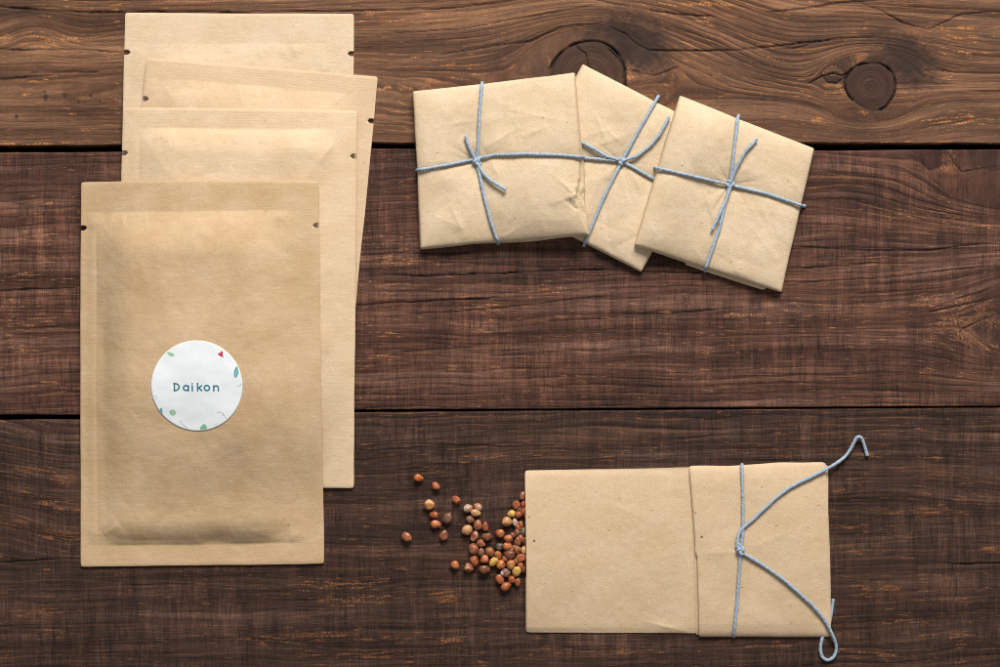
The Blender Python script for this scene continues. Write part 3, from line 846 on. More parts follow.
def catmull(P, closed=False, step=0.5):
    P = np.array(P, dtype=float); out = []
    n = len(P)
    rng_ = range(n if closed else n - 1)
    for i in rng_:
        if closed: p0, p1, p2, p3 = P[i - 1], P[i], P[(i + 1) % n], P[(i + 2) % n]
        else:
            p1, p2 = P[i], P[i + 1]; p0 = P[i - 1] if i else 2 * p1 - p2; p3 = P[i + 2] if i + 2 < n else 2 * p2 - p1
        L = np.linalg.norm(p2 - p1); m = max(2, int(L / step))
        for k in range(m):
            t = k / m
            out.append(0.5 * ((2 * p1) + (-p0 + p2) * t + (2 * p0 - 5 * p1 + 4 * p2 - p3) * t * t + (-p0 + 3 * p1 - 3 * p2 + p3) * t ** 3))
    if not closed: out.append(P[-1])
    return np.array(out)


def tube_arrays(C, R=1.75, closed=False, twist=0.55, frayed=(False, False), n=14):
    m = len(C)
    T = np.gradient(C, axis=0) if not closed else (np.roll(C, -1, 0) - np.roll(C, 1, 0))
    T /= np.linalg.norm(T, axis=1)[:, None] + 1e-9
    up = np.array([0.0, 0.0, 1.0])
    A = np.cross(T, up); bad = np.linalg.norm(A, axis=1) < 0.12
    # parallel transport frame
    a = np.cross(T[0], up)
    if np.linalg.norm(a) < 0.1: a = np.cross(T[0], np.array([1.0, 0, 0]))
    a /= np.linalg.norm(a); AA = [a]
    for k in range(1, m):
        a = a - T[k] * np.dot(a, T[k]); a /= np.linalg.norm(a) + 1e-9; AA.append(a)
    A = np.array(AA); B = np.cross(T, A)
    s = np.concatenate([[0], np.cumsum(np.linalg.norm(np.diff(C, axis=0), axis=1))])
    th = np.linspace(0, 2 * math.pi, n, endpoint=False)
    TH, SS = np.meshgrid(th, s)
    r = 0.93 * R * (1 + 0.13 * np.abs(np.cos(1.0 * (TH - SS * twist))) - 0.08) * (1 + 0.16 * fbm(SS / 7, TH * 0 + 1 + C[0, 1] % 7, 3, 3))
    if not closed:
        endk = np.minimum(SS, s[-1] - SS)
        r = r * np.sqrt(np.clip((endk + 0.25) / 0.9, 0.15, 1))
        if frayed[1]: r = r * (1 + 0.35 * np.exp(-(s[-1] - SS) / 1.2))
        if frayed[0]: r = r * (1 + 0.35 * np.exp(-SS / 1.2))
    V = C[:, None, :] + r[..., None] * (np.cos(TH)[..., None] * A[:, None, :] + np.sin(TH)[..., None] * B[:, None, :])
    V = V.reshape(-1, 3)
    F = []
    for k in range(m if closed else m - 1):
        k2 = (k + 1) % m
        F += [(k * n + j, k * n + (j + 1) % n, k2 * n + (j + 1) % n, k2 * n + j) for j in range(n)]
    if not closed:
        F.append(tuple(range(n - 1, -1, -1))); F.append(tuple((m - 1) * n + j for j in range(n)))
    P = np.stack([SS.ravel(), TH.ravel() * R, SS.ravel() * 0 + C[0, 0]], 1)
    return V, F, P


def add_twine(name, curves, parent, org, mat=None, R=1.75):
    co = []; F = []; P = []; o = 0
    for c in curves:
        V, f, p = c
        co.append(V); P.append(p); F += [tuple(i + o for i in q) for q in f]; o += len(V)
    co = np.concatenate(co); P = np.concatenate(P)
    # plan y runs downward: flip winding
    me = mesh_from(name, co, [q[::-1] for q in F], org)
    vec_attr(me, 'pos', P)
    return link(name, me, mat or TW, parent, org)


def hairs(C, rs, n, R=1.75):
    """loose fibres standing off the twine"""
    out = []
    for _ in range(n):
        k = rs.randint(2, len(C) - 3)
        p = C[k]; d = np.array([rs.uniform(-1, 1), rs.uniform(-1, 1), rs.uniform(0, 0.8)]); d /= np.linalg.norm(d)
        l = rs.uniform(1.2, 3.0); b = np.array([rs.uniform(-1, 1), rs.uniform(-1, 1), rs.uniform(-.3, .3)]) * 0.8
        pts = [p + d * R * 0.6, p + d * (R + l * 0.5) + b * 0.5, p + d * (R + l) + b * 1.6]
        out.append(tube_arrays(catmull(pts, step=0.8), 0.13, n=4))
    return out


def knot_curve(x, y, z, sc=1.55, rot=0.0):
    t = np.linspace(0, 2 * math.pi, 60, endpoint=False)
    a = (np.sin(t) + 2 * np.sin(2 * t)) * sc * 0.55; b = (np.cos(t) - 2 * np.cos(2 * t)) * sc * 0.55; c = -np.sin(3 * t) * sc * 0.75
    ca, sa = math.cos(rot), math.sin(rot)
    return np.stack([x + a * ca - b * sa, y + a * sa + b * ca, z + c], 1)


def lay(pts, R=1.75, lift=0.0, H=None, step=6.0, smooth=True):
    HD = blur(dilate(HM, 3), 1)
    """picture points -> 3-D path resting on the surface below; a third value is an absolute height"""
    out = []
    # densify so the twine follows the paper
    dens = []
    for i, p in enumerate(pts):
        dens.append(p)
        if i + 1 < len(pts) and len(p) == 2 and len(pts[i + 1]) == 2:
            q_ = pts[i + 1]; L = math.hypot(q_[0] - p[0], q_[1] - p[1]); n = int(L / step)
            if n > 1 and L > 2.5 * step:
                for k in range(1, n): dens.append((p[0] + (q_[0] - p[0]) * k / n, p[1] + (q_[1] - p[1]) * k / n))
    for p in dens:
        z = p[2] if len(p) > 2 else float(hsample(p[0], p[1], HD))
        for _ in range(3):
            x, y = plan(p[0], p[1], z)
            z = p[2] if len(p) > 2 else float(hsample(x, y, HD)) + R * 0.75 + lift
        out.append([x, y, z])
    return catmull(out)


# ---------------------------------------------------------------- tied packets
PQ = paper_material('kraft_packet_paper', srgb(211, 186, 153), 0.18, 0.12, 0.8, 3.0, (0.10, 0.16))
GRP_K = 'small square packets tied with twine'


def packet_thick(T0, seed, edge_h, strings, creases=(), extra=None, pinch=2.2, knot=None):
    def f(xl, yl, w, h, X, Y):
        d = np.minimum(np.minimum(xl, w - xl), np.minimum(yl, h - yl))
        dx = np.minimum(xl, w - xl); dy = np.minimum(yl, h - yl)
        prof = lambda q_, wd: np.sqrt(np.clip(1 - (1 - np.clip(q_ / wd, 0, 1)) ** 2, 0, 1))
        A = prof(dx, 30) * prof(dy, 30)
        rim = prof(d, 1.2)
        t = (edge_h * (0.80 + 0.20 * rim)) + (T0 - edge_h) * A
        t = t + (0.2 + 0.8 * A) * (1.3 * fbm(xl / 60, yl / 60, seed, 2) + 0.45 * fbm(xl / 20, yl / 20, seed + 1, 3)) + 0.10 * fbm(xl / 6, yl / 6, seed + 2, 2)
        for s in strings:
            ds, ts = polydist(X, Y, s)
            t = t - pinch * np.exp(-ds / 8.0)
        if knot:
            r = np.hypot(X - knot[0], Y - knot[1]); th = np.arctan2(Y - knot[1], X - knot[0])
            rad = np.abs(vnoise(th * 2.6 + seed, r * 0 + 1.5, seed)) ** 0.8
            t = t + 1.3 * rad * np.exp(-((r - 14) / 16) ** 2) - 0.9 * np.exp(-(r / 18) ** 2)
        for c in creases: t = t + crease(X, Y, *c)
        rc_ = random.Random(seed * 7 + 1)
        for _ in range(30):
            ax, ay, an, ln = rc_.uniform(0, w), rc_.uniform(0, h), rc_.uniform(0, math.pi), rc_.uniform(20, 70)
            bx, by = ax + ln * math.cos(an), ay + ln * math.sin(an)
            t = t + crease(xl, yl, ax, ay, bx, by, rc_.choice((-1, 1)) * rc_.uniform(0.3, 0.85), rc_.uniform(2.6, 10)) * np.clip(d / 6, 0, 1)
        if extra is not None: t = t + extra(xl, yl, w, h, X, Y)
        return np.maximum(t, 1.2)
    return f


def packet(corners, T0, edge_h, label, strings, ends, knot, seed, creases=(), extra=None, perim=None, drape=(10, 14), wraps=(), krot=0.3):
    cx = sum(c[0] for c in corners) / 4; cy = sum(c[1] for c in corners) / 4
    org = (cx, cy, 0.0)
    root = empty('paper_packet', cx, cy); props(root, label, 'packet', GRP_K)
    # approximate height for the plan positions of the strings
    zz = float(hsample(cx, cy)) + T0 * 0.9
    pst = [[plan(a, b, zz) for a, b in s] for s in strings]
    pkn = plan(knot[0], knot[1], zz)
    o, g = sheet('paper_wrapper', corners, packet_thick(T0, seed, edge_h, pst, creases, extra, knot=pkn), PQ, root, drape=drape, seed=seed, org=org, wob=1.3, corner=0.7, perim=perim, step=0.9)
    zk = float(hsample(*pkn)) + 2.0
    curves = []; rs = random.Random(seed)
    for s in strings:
        a, b = s[0], s[-1]
        z0 = float(hsample(*plan(a[0], a[1], zz))); z1 = float(hsample(*plan(b[0], b[1], zz)))
        # unit directions outward at both ends
        def ext(p, q_, d, z):
            L = math.hypot(p[0] - q_[0], p[1] - q_[1]); return (p[0] + (p[0] - q_[0]) / L * d, p[1] + (p[1] - q_[1]) / L * d, z)
        pa, pb = s[1], s[-2]
        path = [ext(a, pa, -1.5, max(z0, 1) - 9), ext(a, pa, 1.2, max(z0, 1) - 4.5)] + [ext(a, pa, 0.3, max(z0, 2) - 0.2)] + [tuple(p) for p in s[1:-1]] + [ext(b, pb, 0.3, max(z1, 2) - 0.2), ext(b, pb, 1.2, max(z1, 1) - 4.5), ext(b, pb, -1.5, max(z1, 1) - 9)]
        # densify the middle
        mid = []
        inner = [ext(a, pa, -3, 0)[:2]] + list(s[1:-1]) + [ext(b, pb, -3, 0)[:2]]
        path = path[:3] + inner + path[-3:]
        C = lay(path)
        C[:, 2] = np.maximum(C[:, 2], 0.9)
        curves.append(tube_arrays(C, 1.7)); curves += hairs(C, rs, 16)
    for e, lift in ends:
        C = lay([(p[0], p[1]) for p in e], lift=0.3)
        tt = np.linspace(0, 1, len(C)); C[:, 2] += lift * np.sin(tt * math.pi * 0.5) + 2.0 * np.exp(-tt * 9)
        curves.append(tube_arrays(C, 1.65, frayed=(False, True))); curves += hairs(C, rs, 6)
    tw = add_twine('twine', curves, root, org)
    k = add_twine('knot', [tube_arrays(knot_curve(pkn[0], pkn[1], zk + 1.9, 2.0, krot), 1.7, closed=True)], tw, org)
    return root, g


# packet lying underneath the other two
packet([(583, 65), (716, 133), (641, 272), (507, 203)], 11, 5.5, 'kraft packet lying underneath, wedged between the other two packets',
       [[(658, 97), (640, 128), (622, 161), (603, 199), (584, 245)], [(562, 152), (583, 158), (622, 161), (652, 178), (700, 196)]],
       [([(622, 161), (606, 156), (594, 149), (581, 142)], 0.8), ([(622, 161), (637, 156), (650, 146), (660, 134), (669, 117)], 1.5)],
       (621, 161), 5, creases=[(594, 112, 606, 146, 1.2, 4), (628, 168, 642, 196, 1.0, 5), (600, 172, 590, 206, 1.0, 5), (606, 130, 622, 146, 0.9, 3)], krot=0.9,
       perim=(None, None, None, None))


def ex1(xl, yl, w, h, X, Y):
    # the folded end on the right: the top face breaks along a line and drops to the side
    px = np.interp(Y, [70, 110, 150, 180, 200, 215, 236], [572.5, 575, 578, 578, 574, 580, 587])
    d = X - px
    t = -3.2 * sstep(-0.8, 2.6, d) - 0.10 * np.clip(d, 0, 12)
    t = t + 1.6 * np.exp(-np.clip(-d, 0, 99) / 6) * (d < 0) * 0.6
    cr = np.exp(-(((X - 578) / 13) ** 2 + ((Y - 196) / 15) ** 2))
    t = t + cr * 1.5 * (np.abs(fbm(X / 9, Y / 9, 9, 3)) * 2 - 0.8)
    # front long edge rolls over to the side near the lower edge
    return t


packet([(413, 92.5), (575, 73.5), (589, 235), (421, 249)], 15, 9, 'leftmost kraft packet in the row, with its crumpled folded end at the right',
       [[(482, 84), (479.5, 113), (478.5, 140), (477, 162), (484, 196), (491, 222), (498, 242)], [(418, 170), (447, 165), (471, 160), (494, 155), (526, 154), (560, 155), (583, 157)]],
       [([(477, 162), (472, 153), (468, 144), (465.5, 136)], 1.2), ([(477, 163), (484, 174), (493, 182), (506, 190)], 1.6)],
       (477, 162), 8, creases=[(484, 150, 520, 128, 1.6, 6), (488, 156, 500, 182, 1.4, 5), (505, 120, 545, 118, 0.9, 8), (520, 140, 548, 128, 1.1, 5), (556, 180, 582, 204, 1.9, 4), (560, 200, 584, 216, -1.4, 4), (430, 215, 470, 232, 0.8, 7), (548, 206, 580, 196, 1.3, 4)],
       extra=ex1, perim=(None, lambda s: -1.0 * np.exp(-((s - 60) / 40) ** 2) + 1.0 * np.exp(-((s - 100) / 30) ** 2), lambda s: 1.0 * np.sin(s / 50.0), lambda s: 1.6 * np.exp(-((s - 90) / 30) ** 2) - 2.0 * np.exp(-((s - 125) / 12) ** 2)), krot=0.2)
packet([(679.5, 96), (813.5, 149), (780.5, 292.5), (634, 245)], 12, 6.5, 'kraft packet at the right end of the row, on top and tilted',
       [[(738, 117), (734, 150), (730, 184), (719, 230), (705, 270)], [(655, 167.5), (692, 176), (730, 185), (768, 194), (803, 206)]],
       [([(730, 184), (736, 168), (745, 152), (757, 139)], 1.6), ([(731, 185), (726, 200), (719, 215), (712, 230)], 1.2)],
       (730, 184), 11, creases=[(740, 190, 760, 230, 1.1, 6), (700, 190, 716, 226, 1.2, 6), (716, 130, 728, 160, 0.7, 5), (690, 170, 650, 190, 0.7, 8)], krot=1.4)

P3 = [o for o in bpy.data.objects if o.name.startswith('paper_packet')][-1]
sheet('folded_edge', [(690, 258), (769, 285.5), (764, 290.2), (684, 264.5)], lambda xl, yl, w, h, X, Y: 0.8 + 0 * xl, PQ, P3, base=lambda x, y: np.asarray(x) * 0.0 + 2.2, seed=2, org=tuple(P3['_org']), wob=0.5, do_stamp=False, roll=0.2)

# ---------------------------------------------------------------- opened seed envelope
PE = paper_material('kraft_envelope_paper', srgb(207, 179, 144), 0.18, 0.12, 0.9, 8.0, (0.09, 0.14))
env = empty('seed_envelope', 678, 550)
props(env, 'opened kraft envelope with seeds spilling out, string loosely tied', 'envelope')
EO = (678.0, 550.0, 0.0)
sheet('back_panel', [(524.5, 472), (826, 464), (829, 634), (525.8, 632.5)], lambda xl, yl, w, h, X, Y: 0.55 + 0.05 * fbm(xl / 9, yl / 9, 2, 2), PE, env, base=lambda x, y: np.asarray(x) * 0.0, seed=3, org=EO, wob=0.5)


def front_base(x, y):
    x = np.asarray(x, dtype=float); y = np.asarray(y, dtype=float)
    s = np.clip((y - 470) / 163, 0, 1)
    hump = np.sin(s * math.pi) ** 0.55
    mouth = 3.4 + 5.0 * np.exp(-np.clip(x - 524, 0, 400) / 90)
    side = np.clip(np.minimum(y - 468, 634 - y) / 7, 0, 1) ** 0.5
    return 0.6 + mouth * hump * side * np.clip((829 - x) / 30, 0.25, 1)


def fr_t(xl, yl, w, h, X, Y):
    t = 0.6 + 0.10 * fbm(xl / 6, yl / 6, 3, 2) + 0.9 * fbm(xl / 55, yl / 55, 4, 2) * np.clip(np.minimum(yl, h - yl) / 20, 0, 1)
    return np.maximum(t + crease(X, Y, 640, 620, 690, 632, 1.2, 4) + crease(X, Y, 600, 500, 650, 520, 0.5, 9) + crease(X, Y, 640, 560, 690, 550, 0.5, 8), 0.4)


sheet('front_panel', [(525.3, 470.5), (828, 465), (829, 634), (526.7, 632.3)], fr_t, PE, env, base=front_base, seed=5, org=EO, wob=0.7)
sheet('inner_fold', [(690.5, 468), (826, 463), (829, 635), (696, 635)], lambda xl, yl, w, h, X, Y: 0.8 + 0.1 * fbm(xl / 8, yl / 8, 5, 2), PE, env, drape=(1, 1), seed=9, org=EO, wob=0.8)


estr = [[(742, 464.5), (743, 500), (742.8, 534), (740.5, 551), (737.5, 598), (733.6, 635)]]
pe = [[plan(a, b, 8) for a, b in s] for s in estr]


def fl_t(xl, yl, w, h, X, Y):
    t = 1.2 + 1.6 * np.clip(np.minimum(yl, h - yl) / 14, 0, 1) ** 0.6 * np.clip((w - xl) / 10, 0.4, 1) + 0.7 * fbm(xl / 45, yl / 50, 7, 2) + 0.12 * fbm(xl / 7, yl / 7, 6, 2)
    for s in pe:
        ds, _ = polydist(X, Y, s); t = t - 0.9 * np.exp(-ds / 9.0)
    t = t + crease(X, Y, 746, 548, 790, 530, 0.6, 6) + crease(X, Y, 700, 552, 738, 551, 0.8, 6)
    return np.maximum(t, 0.7)


flap_edge = lambda s: np.interp(s, [0, 70, 86, 92, 172], [0, 1.4, 1.0, 2.8, 1.0])
sheet('flap', [(689.3, 466), (824.5, 462), (830.5, 636.8), (697.6, 636.6)], fl_t, PE, env, drape=(2, 2), seed=12, org=EO, wob=0.8, bottom_gap=0.9,
      perim=(lambda s: 1.2 * np.exp(-((s - 40) / 20) ** 2) - 0.8 * np.exp(-((s - 90) / 14) ** 2), None, flap_edge, lambda s: 1.6 * np.sin(s / 172 * math.pi)))

rs = random.Random(4)
curves = []
main = lay([(742.2, 467, 0.2), (742.1, 464.6, 2.5), (742, 466.5, 6.5), (742.3, 474), (743, 500), (742.9, 534), (740.6, 551), (739, 575), (737.5, 598), (734.6, 628), (733.8, 633.5, 6.2), (733.6, 636.3, 3), (733.8, 634, 0.2)])
main[:, 2] = np.maximum(main[:, 2], 0.8)
curves.append(tube_arrays(main, 1.7)); curves += hairs(main, rs, 20)
endA = lay([(741, 551), (737.5, 546), (737.8, 538), (740.5, 531), (747, 524.5), (753, 519.6), (764, 509), (776, 498), (787, 489.5), (799, 482.7), (813, 476), (825.6, 469.4), (836, 463.5, 5.5), (844.6, 457, 3.5), (850, 450, 3), (853.4, 443.5, 4), (857, 437.5, 5), (861.5, 438, 4.5), (864.5, 446, 3), (867.3, 456, 1.8)], lift=0.6)
endA[:, 2] = np.maximum(endA[:, 2], 1.6)
curves.append(tube_arrays(endA, 1.75, frayed=(False, True))); curves += hairs(endA, rs, 22)
endB = lay([(741, 552), (746, 555), (757, 561.5), (768.6, 569), (784, 580), (799, 593), (811, 604), (820, 614), (827, 624), (832.5, 635, 6), (835.8, 644, 3.5), (836, 651, 2.2), (833, 657.5, 1.9), (827.5, 660, 1.9), (822.5, 657, 1.9), (820.5, 650, 1.8), (821.5, 641, 1.7), (824.5, 630, 1.6)], lift=0.5)
# where the end dives beneath the corner it lies on the wood, then comes out again at the right edge
under = endB[:, 2].copy(); endB[:, 2] = np.maximum(under, 1.6)
cutk = len(endB) - 1
while cutk > 0 and endB[cutk, 1] < 633.0: cutk -= 1
endB = endB[:cutk + 1]
curves.append(tube_arrays(endB, 1.75)); curves += hairs(endB, rs, 16)
tip = lay([(828.5, 628, 1.7), (830.6, 617, 1.7), (832, 608, 1.8), (833.3, 599, 1.8)])
curves.append(tube_arrays(tip, 1.7, frayed=(False, True))); curves += hairs(tip, rs, 3)
tw = add_twine('twine', curves, env, EO)
kx, ky = plan(740.4, 550.5, 10); kz = float(hsample(kx, ky)) + 2.2
add_twine('knot', [tube_arrays(knot_curve(kx, ky, kz + 1.5, 2.1, 0.5), 1.7, closed=True), tube_arrays(knot_curve(kx - 2.3, ky - 4.6, kz - 0.4, 1.3, 2.0), 1.4, closed=True)], tw, EO)

# ---------------------------------------------------------------- seeds
def seed_mat(name, c1, c2, c3=None):
    q = NT('seed_' + name)
    tc = q.n('ShaderNodeTexCoord').outputs['Object']
    oi = q.n('ShaderNodeObjectInfo').outputs['Random']
    ad = q.n('ShaderNodeVectorMath', operation='ADD'); q.put(ad.inputs[0], q.mul(tc, (1 / S,) * 3)); cb = q.n('ShaderNodeCombineXYZ'); q.put(cb.inputs[0], q.math('MULTIPLY', oi, 90.0)); q.put(ad.inputs[1], cb.outputs[0])
    v = ad.outputs[0]
    n = q.noise(v, (0.22, 0.22, 0.22), 3, 0.6, 0.4); n2 = q.noise(v, (1.6, 1.6, 1.6), 3, 0.7)
    base = q.mix(q.rng(n, 0.38, 0.62), c1, c2)
    if c3: base = q.mix(q.rng(q.noise(v, (0.16, 0.16, 0.16), 2, 0.5, 0.0, (40, 3, 0)), 0.50, 0.60), base, c3)
    base = q.mix(q.rng(n2, 0.35, 0.75, 0.0, 0.35), base, q.mix(1.0, base, (0.45, 0.4, 0.4), 'MULTIPLY'))
    # dark hilum at the narrow end
    q.put(q.b.inputs['Base Color'], base); q.put(q.b.inputs['Roughness'], 0.34); q.b.inputs['Specular IOR Level'].default_value = 0.45
    q.bump(n2, 0.25, 0.0002)
    return q.m


SM = {
    'o': (seed_mat('orange', srgb(206, 118, 52), srgb(174, 84, 42)), 'bright orange'),
    'ol': (seed_mat('apricot', srgb(200, 142, 90), srgb(180, 112, 68), srgb(212, 168, 116)), 'apricot coloured'),
    'r': (seed_mat('russet', srgb(180, 102, 58), srgb(142, 72, 44)), 'russet'),
    'ro': (seed_mat('red_orange', srgb(200, 120, 66), srgb(164, 88, 50)), 'red-orange'),
    'br': (seed_mat('brown', srgb(168, 106, 68), srgb(132, 78, 50)), 'brown'),
    'pb': (seed_mat('pinkish_brown', srgb(176, 112, 76), srgb(140, 80, 54)), 'pinkish brown'),
    'db': (seed_mat('dark_brown', srgb(138, 84, 56), srgb(104, 62, 44)), 'dark brown'),
    'bg': (seed_mat('grey_brown', srgb(146, 106, 76), srgb(112, 78, 60)), 'grey-brown'),
    'tan': (seed_mat('tan', srgb(212, 164, 108), srgb(184, 128, 82)), 'tan'),
    'y': (seed_mat('yellow', srgb(218, 178, 90), srgb(194, 144, 74)), 'yellow'),
    'w': (seed_mat('pale', srgb(200, 176, 156), srgb(172, 134, 110), srgb(184, 128, 90)), 'pale whitish'),
    'rw': (seed_mat('russet_pale', srgb(166, 90, 56), srgb(134, 70, 46), srgb(190, 150, 116)), 'russet and white'),
    'gw': (seed_mat('brown_white', srgb(140, 88, 66), srgb(120, 74, 58), srgb(208, 206, 206)), 'brown and grey-white'),
    'g': (seed_mat('grey', srgb(120, 104, 84), srgb(92, 76, 62)), 'mottled grey'),
}
# zoomed picture coordinates, width, height, turn, colour, label (None: lies within the heap)
SD = [
    (105, 101, 44, 38, 10, 'o', 'bright orange seed lying alone farthest up on the dark wood'),
    (181, 137, 41, 34, 35, 'ro', 'small russet seed just right of the bright orange seed'),
    (274, 200, 44, 36, 40, 'r', 'red-brown seed with orange end, alone above left of the two whitish seeds'),
    (152, 221, 46, 50, 80, 'ol', 'large apricot coloured seed at the upper left of the scattered seeds'),
    (173, 267, 40, 34, 10, 'r', 'brown seed with a dark tip just below the large apricot seed'),
    (234, 280, 54, 43, -55, 'bg', 'grey-brown oval seed lying right of the two close seeds'),
    (181, 308, 48, 38, 10, 'ro', 'russet seed right beneath the brown dark-tipped one'),
    (217, 357, 50, 38, -80, 'pb', 'pale russet upright seed by itself below the grey-brown oval seed'),
    (52, 365, 56, 40, 35, 'rw', 'brown seed with a white tip, leftmost of all the seeds'),
    (267, 489, 40, 38, 50, 'ro', 'russet seed alone at the lower left of the heap'),
    (327, 501, 48, 42, 25, 'rw', 'russet seed with a white tip at the lower left edge of the heap'),
    (324, 237, 46, 38, -20, 'w', 'whitish seed, left one of the touching pale pair'),
    (369, 231, 40, 34, 30, 'w', 'whitish seed, right one of the touching pale pair'),
    (359, 257, 46, 34, 5, 'tan', 'tan seed tucked beneath the pale pair'),
    (334, 286, 41, 38, 30, 'bg', 'round olive brown seed below left of the pale pair'),
    (320, 335, 54, 46, -50, 'tan', 'large tan brown seed at the left edge of the heap'),
    (368, 312, 50, 40, 90, 'pb', None), (402, 318, 42, 30, 85, 'r', None),
    (352, 361, 50, 36, -70, 'rw', 'russet seed with a cream patch next to the large tan brown seed'),
    (410, 363, 50, 40, 8, 'db', None), (384, 392, 42, 36, 30, 'br', None), (349, 418, 52, 46, 80, 'pb', None), (384, 432, 40, 32, 90, 'bg', None),
    (421, 430, 46, 40, 50, 'br', None), (352, 471, 48, 44, 80, 'r', None), (399, 464, 44, 40, -30, 'ro', None),
    (439, 473, 54, 34, -50, 'y', 'narrow yellow seed slanting in the lower middle of the heap'),
    (399, 509, 54, 42, 10, 'db', 'dark brown seed at the lower edge of the heap, right of the white-tipped one'),
    (458, 445, 40, 34, 50, 'ro', None), (467, 348, 42, 40, 20, 'ro', None), (505, 371, 42, 38, 10, 'ro', None),
    (466, 407, 40, 33, -30, 'g', 'shrivelled mottled grey seed in the middle of the heap'),
    (501, 406, 42, 40, 10, 'ro', None), (471, 487, 46, 42, -50, 'ro', None), (508, 444, 52, 44, 5, 'db', None),
    (516, 488, 44, 42, 80, 'ol', None), (541, 516, 52, 42, -75, 'y', 'large glossy yellow seed near the envelope, lowest yellow one'),
    (491, 525, 46, 42, 5, 'gw', 'brown seed with a grey-white patch left of the large yellow seed'),
    (467, 553, 48, 38, 55, 'ro', None), (493, 585, 50, 42, -15, 'r', 'russet seed at the very bottom of the heap'),
    (519, 552, 38, 32, 90, 'r', None), (546, 563, 42, 28, 90, 'r', None), (540, 418, 46, 38, 50, 'br', None), (546, 384, 44, 34, 90, 'br', None), (543, 346, 36, 32, 80, 'db', None),
    (575, 423, 40, 32, 90, 'tan', None), (561, 458, 52, 42, -20, 'r', None), (578, 384, 44, 32, 90, 'db', None), (574, 342, 44, 34, 85, 'g', None),
    (499, 297, 48, 44, 10, 'tan', 'large tan seed at the upper left of the seeds beside the envelope mouth'),
    (518, 261, 40, 34, -10, 'y', 'yellow seed, uppermost of the three yellow ones'),
    (547, 264, 38, 34, 0, 'r', None), (535, 299, 44, 26, 85, 'w', None), (559, 309, 36, 28, 80, 'r', None), (540, 223, 44, 38, 85, 'r', None),
    (568, 183, 44, 28, 90, 'pb', None), (570, 222, 38, 26, 90, 'r', None), (577, 252, 40, 28, 90, 'r', None), (585, 478, 46, 26, 90, 'db', None),
    (590, 520, 38, 26, 90, 'db', None), (590, 300, 40, 30, 80, 'g', None), (600, 345, 42, 36, 60, 'db', None), (602, 430, 42, 38, 20, 'r', None), (604, 260, 40, 34, 30, 'br', None),
    (604, 385, 42, 36, 0, 'br', None), (606, 475, 40, 36, 0, 'r', None), (600, 215, 38, 32, 0, 'db', None),
    (556, 245, 34, 30, 20, 'db', None), (548, 322, 34, 28, 60, 'r', None), (524, 358, 34, 30, 10, 'db', None), (560, 368, 36, 30, 80, 'r', None), (520, 425, 36, 30, 40, 'db', None), (560, 490, 40, 32, 70, 'r', None),
    (588, 206, 34, 28, 80, 'r', None), (590, 275, 34, 30, 20, 'r', None), (590, 400, 36, 30, 90, 'ro', None), (592, 450, 36, 30, 70, 'ro', None), (538, 470, 34, 30, 0, 'br', None), (488, 462, 34, 28, 30, 'r', None), (572, 510, 34, 28, 80, 'db', None),
]


def ico_pts():
    import bmesh
    bm = bmesh.new(); bmesh.ops.create_icosphere(bm, subdivisions=4, radius=1.0)
    v = np.array([x.co[:] for x in bm.verts]); f = [tuple(y.index for y in x.verts) for x in bm.faces]
    bm.free(); return v, f


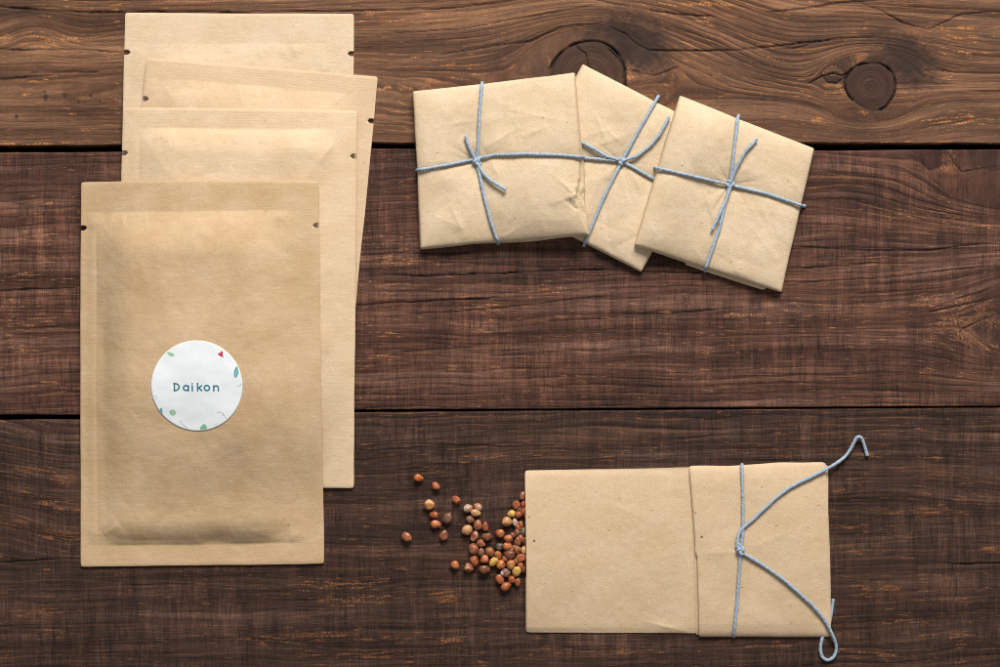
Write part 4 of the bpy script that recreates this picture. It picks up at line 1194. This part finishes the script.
IV, IF = ico_pts()
placed = []
GRP_S = 'daikon seeds spilt from the envelope'
for n_, (zx, zy, a, b, ang, col, lab) in enumerate(SD):
    px, py = 395 + zx / 4.447, 455 + zy / 4.447
    ra, rb = a / 4.447 / 2 * 0.98, b / 4.447 / 2 * 0.98
    rc = min(ra, rb) * 0.82
    z = rc * 0.97
    rr_ = random.Random(n_ * 13 + 5)
    for (qx, qy, qr, qz, qc) in placed:
        d = math.hypot(px - qx, py - qy); need = (qr + min(ra, rb)) * 0.90
        if d < need: z = max(z, qz + math.sqrt(max(0, (qc + rc) ** 2 * 0.8 * (1 - (d / need) ** 2))) * 0.6)
    z = min(z, 3.6 * 2.3)
    if n_ >= len(SD) - 13: z = rc * 0.97
    if px > 527: z = min(z, 4.6)
    placed.append((px, py, min(ra, rb), z, rc))
    x, y = plan(px, py, z)
    v = IV.copy()
    # egg with one blunter end, flattened facets where neighbours pressed
    e = rr_.uniform(0.05, 0.20) * rr_.choice((-1, 1))
    v[:, 1] *= 1 - e * v[:, 0]; v[:, 2] *= 1 - 0.6 * e * v[:, 0]
    for _ in range(5):
        d = np.array([rr_.gauss(0, 1), rr_.gauss(0, 1), rr_.gauss(0, 0.8)]); d /= np.linalg.norm(d)
        p = v @ d; lim = rr_.uniform(0.70, 0.90)
        ex = np.clip(p - lim, 0, None); v -= (ex * 0.75)[:, None] * d
    # tiny point of the hilum
    hd = np.array([-1.0 if e > 0 else 1.0, 0, 0]) * -1
    p = v @ hd; v += (np.clip(p - 0.88, 0, None) * 0.35)[:, None] * hd
    lump = 1 + 0.055 * fbm(v[:, 0] * 1.6 + n_, v[:, 1] * 1.6 + v[:, 2], n_ % 9, 3)
    if col == 'g': lump = 1 + 0.10 * fbm(v[:, 0] * 2.5 + n_, v[:, 1] * 2.5 + v[:, 2], 3, 3)
    v = v * lump[:, None]
    t = math.radians(ang); ti = rr_.uniform(-0.15, 0.15)
    vx, vy, vz = v[:, 0] * ra, v[:, 1] * rb, v[:, 2] * rc
    vz = vz + vx * ti
    X = x + vx * math.cos(t) - vy * math.sin(t); Y = y + vx * math.sin(t) + vy * math.cos(t); Z = vz - vz.min() * 0 + z
    me = mesh_from('seed', np.stack([X, Y, Z], 1), [f[::-1] for f in IF], (x, y, 0.0))
    o = link('seed', me, SM[col][0], None, (x, y, 0.0))
    if lab is None:
        if zx > 585: lab = 'seed half hidden in the mouth of the envelope'
        elif zx > 530: lab = SM[col][1] + ' seed lying in the heap right against the envelope edge'
        elif zx > 445: lab = SM[col][1] + ' seed in the right half of the heap, not touching the envelope'
        else: lab = SM[col][1] + ' seed in the left half of the seed heap'
    props(o, lab, 'seed', GRP_S)

# ---------------------------------------------------------------- light
w = bpy.data.worlds.new('World'); scene.world = w; w.use_nodes = True
bg = w.node_tree.nodes['Background']; bg.inputs[0].default_value = (0.98, 0.985, 1.0, 1); bg.inputs[1].default_value = 0.27


def area(name, loc, target, size, power, col):
    l = bpy.data.lights.new(name, 'AREA'); l.shape = 'RECTANGLE'; l.size, l.size_y = size; l.energy = power; l.color = col
    o = bpy.data.objects.new(name, l); COL.objects.link(o); o.location = loc
    d = Vector(target) - Vector(loc); o.rotation_euler = d.to_track_quat('-Z', 'Y').to_euler()
    return o


area('window_light', (0.17, 1.02, 0.80), (0.0, 0.0, 0.0), (0.68, 0.46), 26.4, (1.0, 0.985, 0.955))

# ---------------------------------------------------------------- camera
cam = bpy.data.cameras.new('camera'); co_ = bpy.data.objects.new('camera', cam); COL.objects.link(co_)
co_.location = (0, 0, CAMH * S); co_.rotation_euler = (0, 0, 0)
cam.sensor_fit = 'HORIZONTAL'; cam.sensor_width = 36.0; cam.lens = 36.0 * CAMH / 1000.0
cam.clip_start = 0.01; cam.clip_end = 50
scene.camera = co_
for o in bpy.data.objects:
    if '_org' in o: del o['_org']
scene.view_settings.view_transform = 'Standard'; scene.view_settings.look = 'None'
scene.view_settings.exposure = 0.0; scene.view_settings.gamma = 1.0
scene.cycles.filter_width = 1.05
scene.render.resolution_x = 1024; scene.render.resolution_y = 683
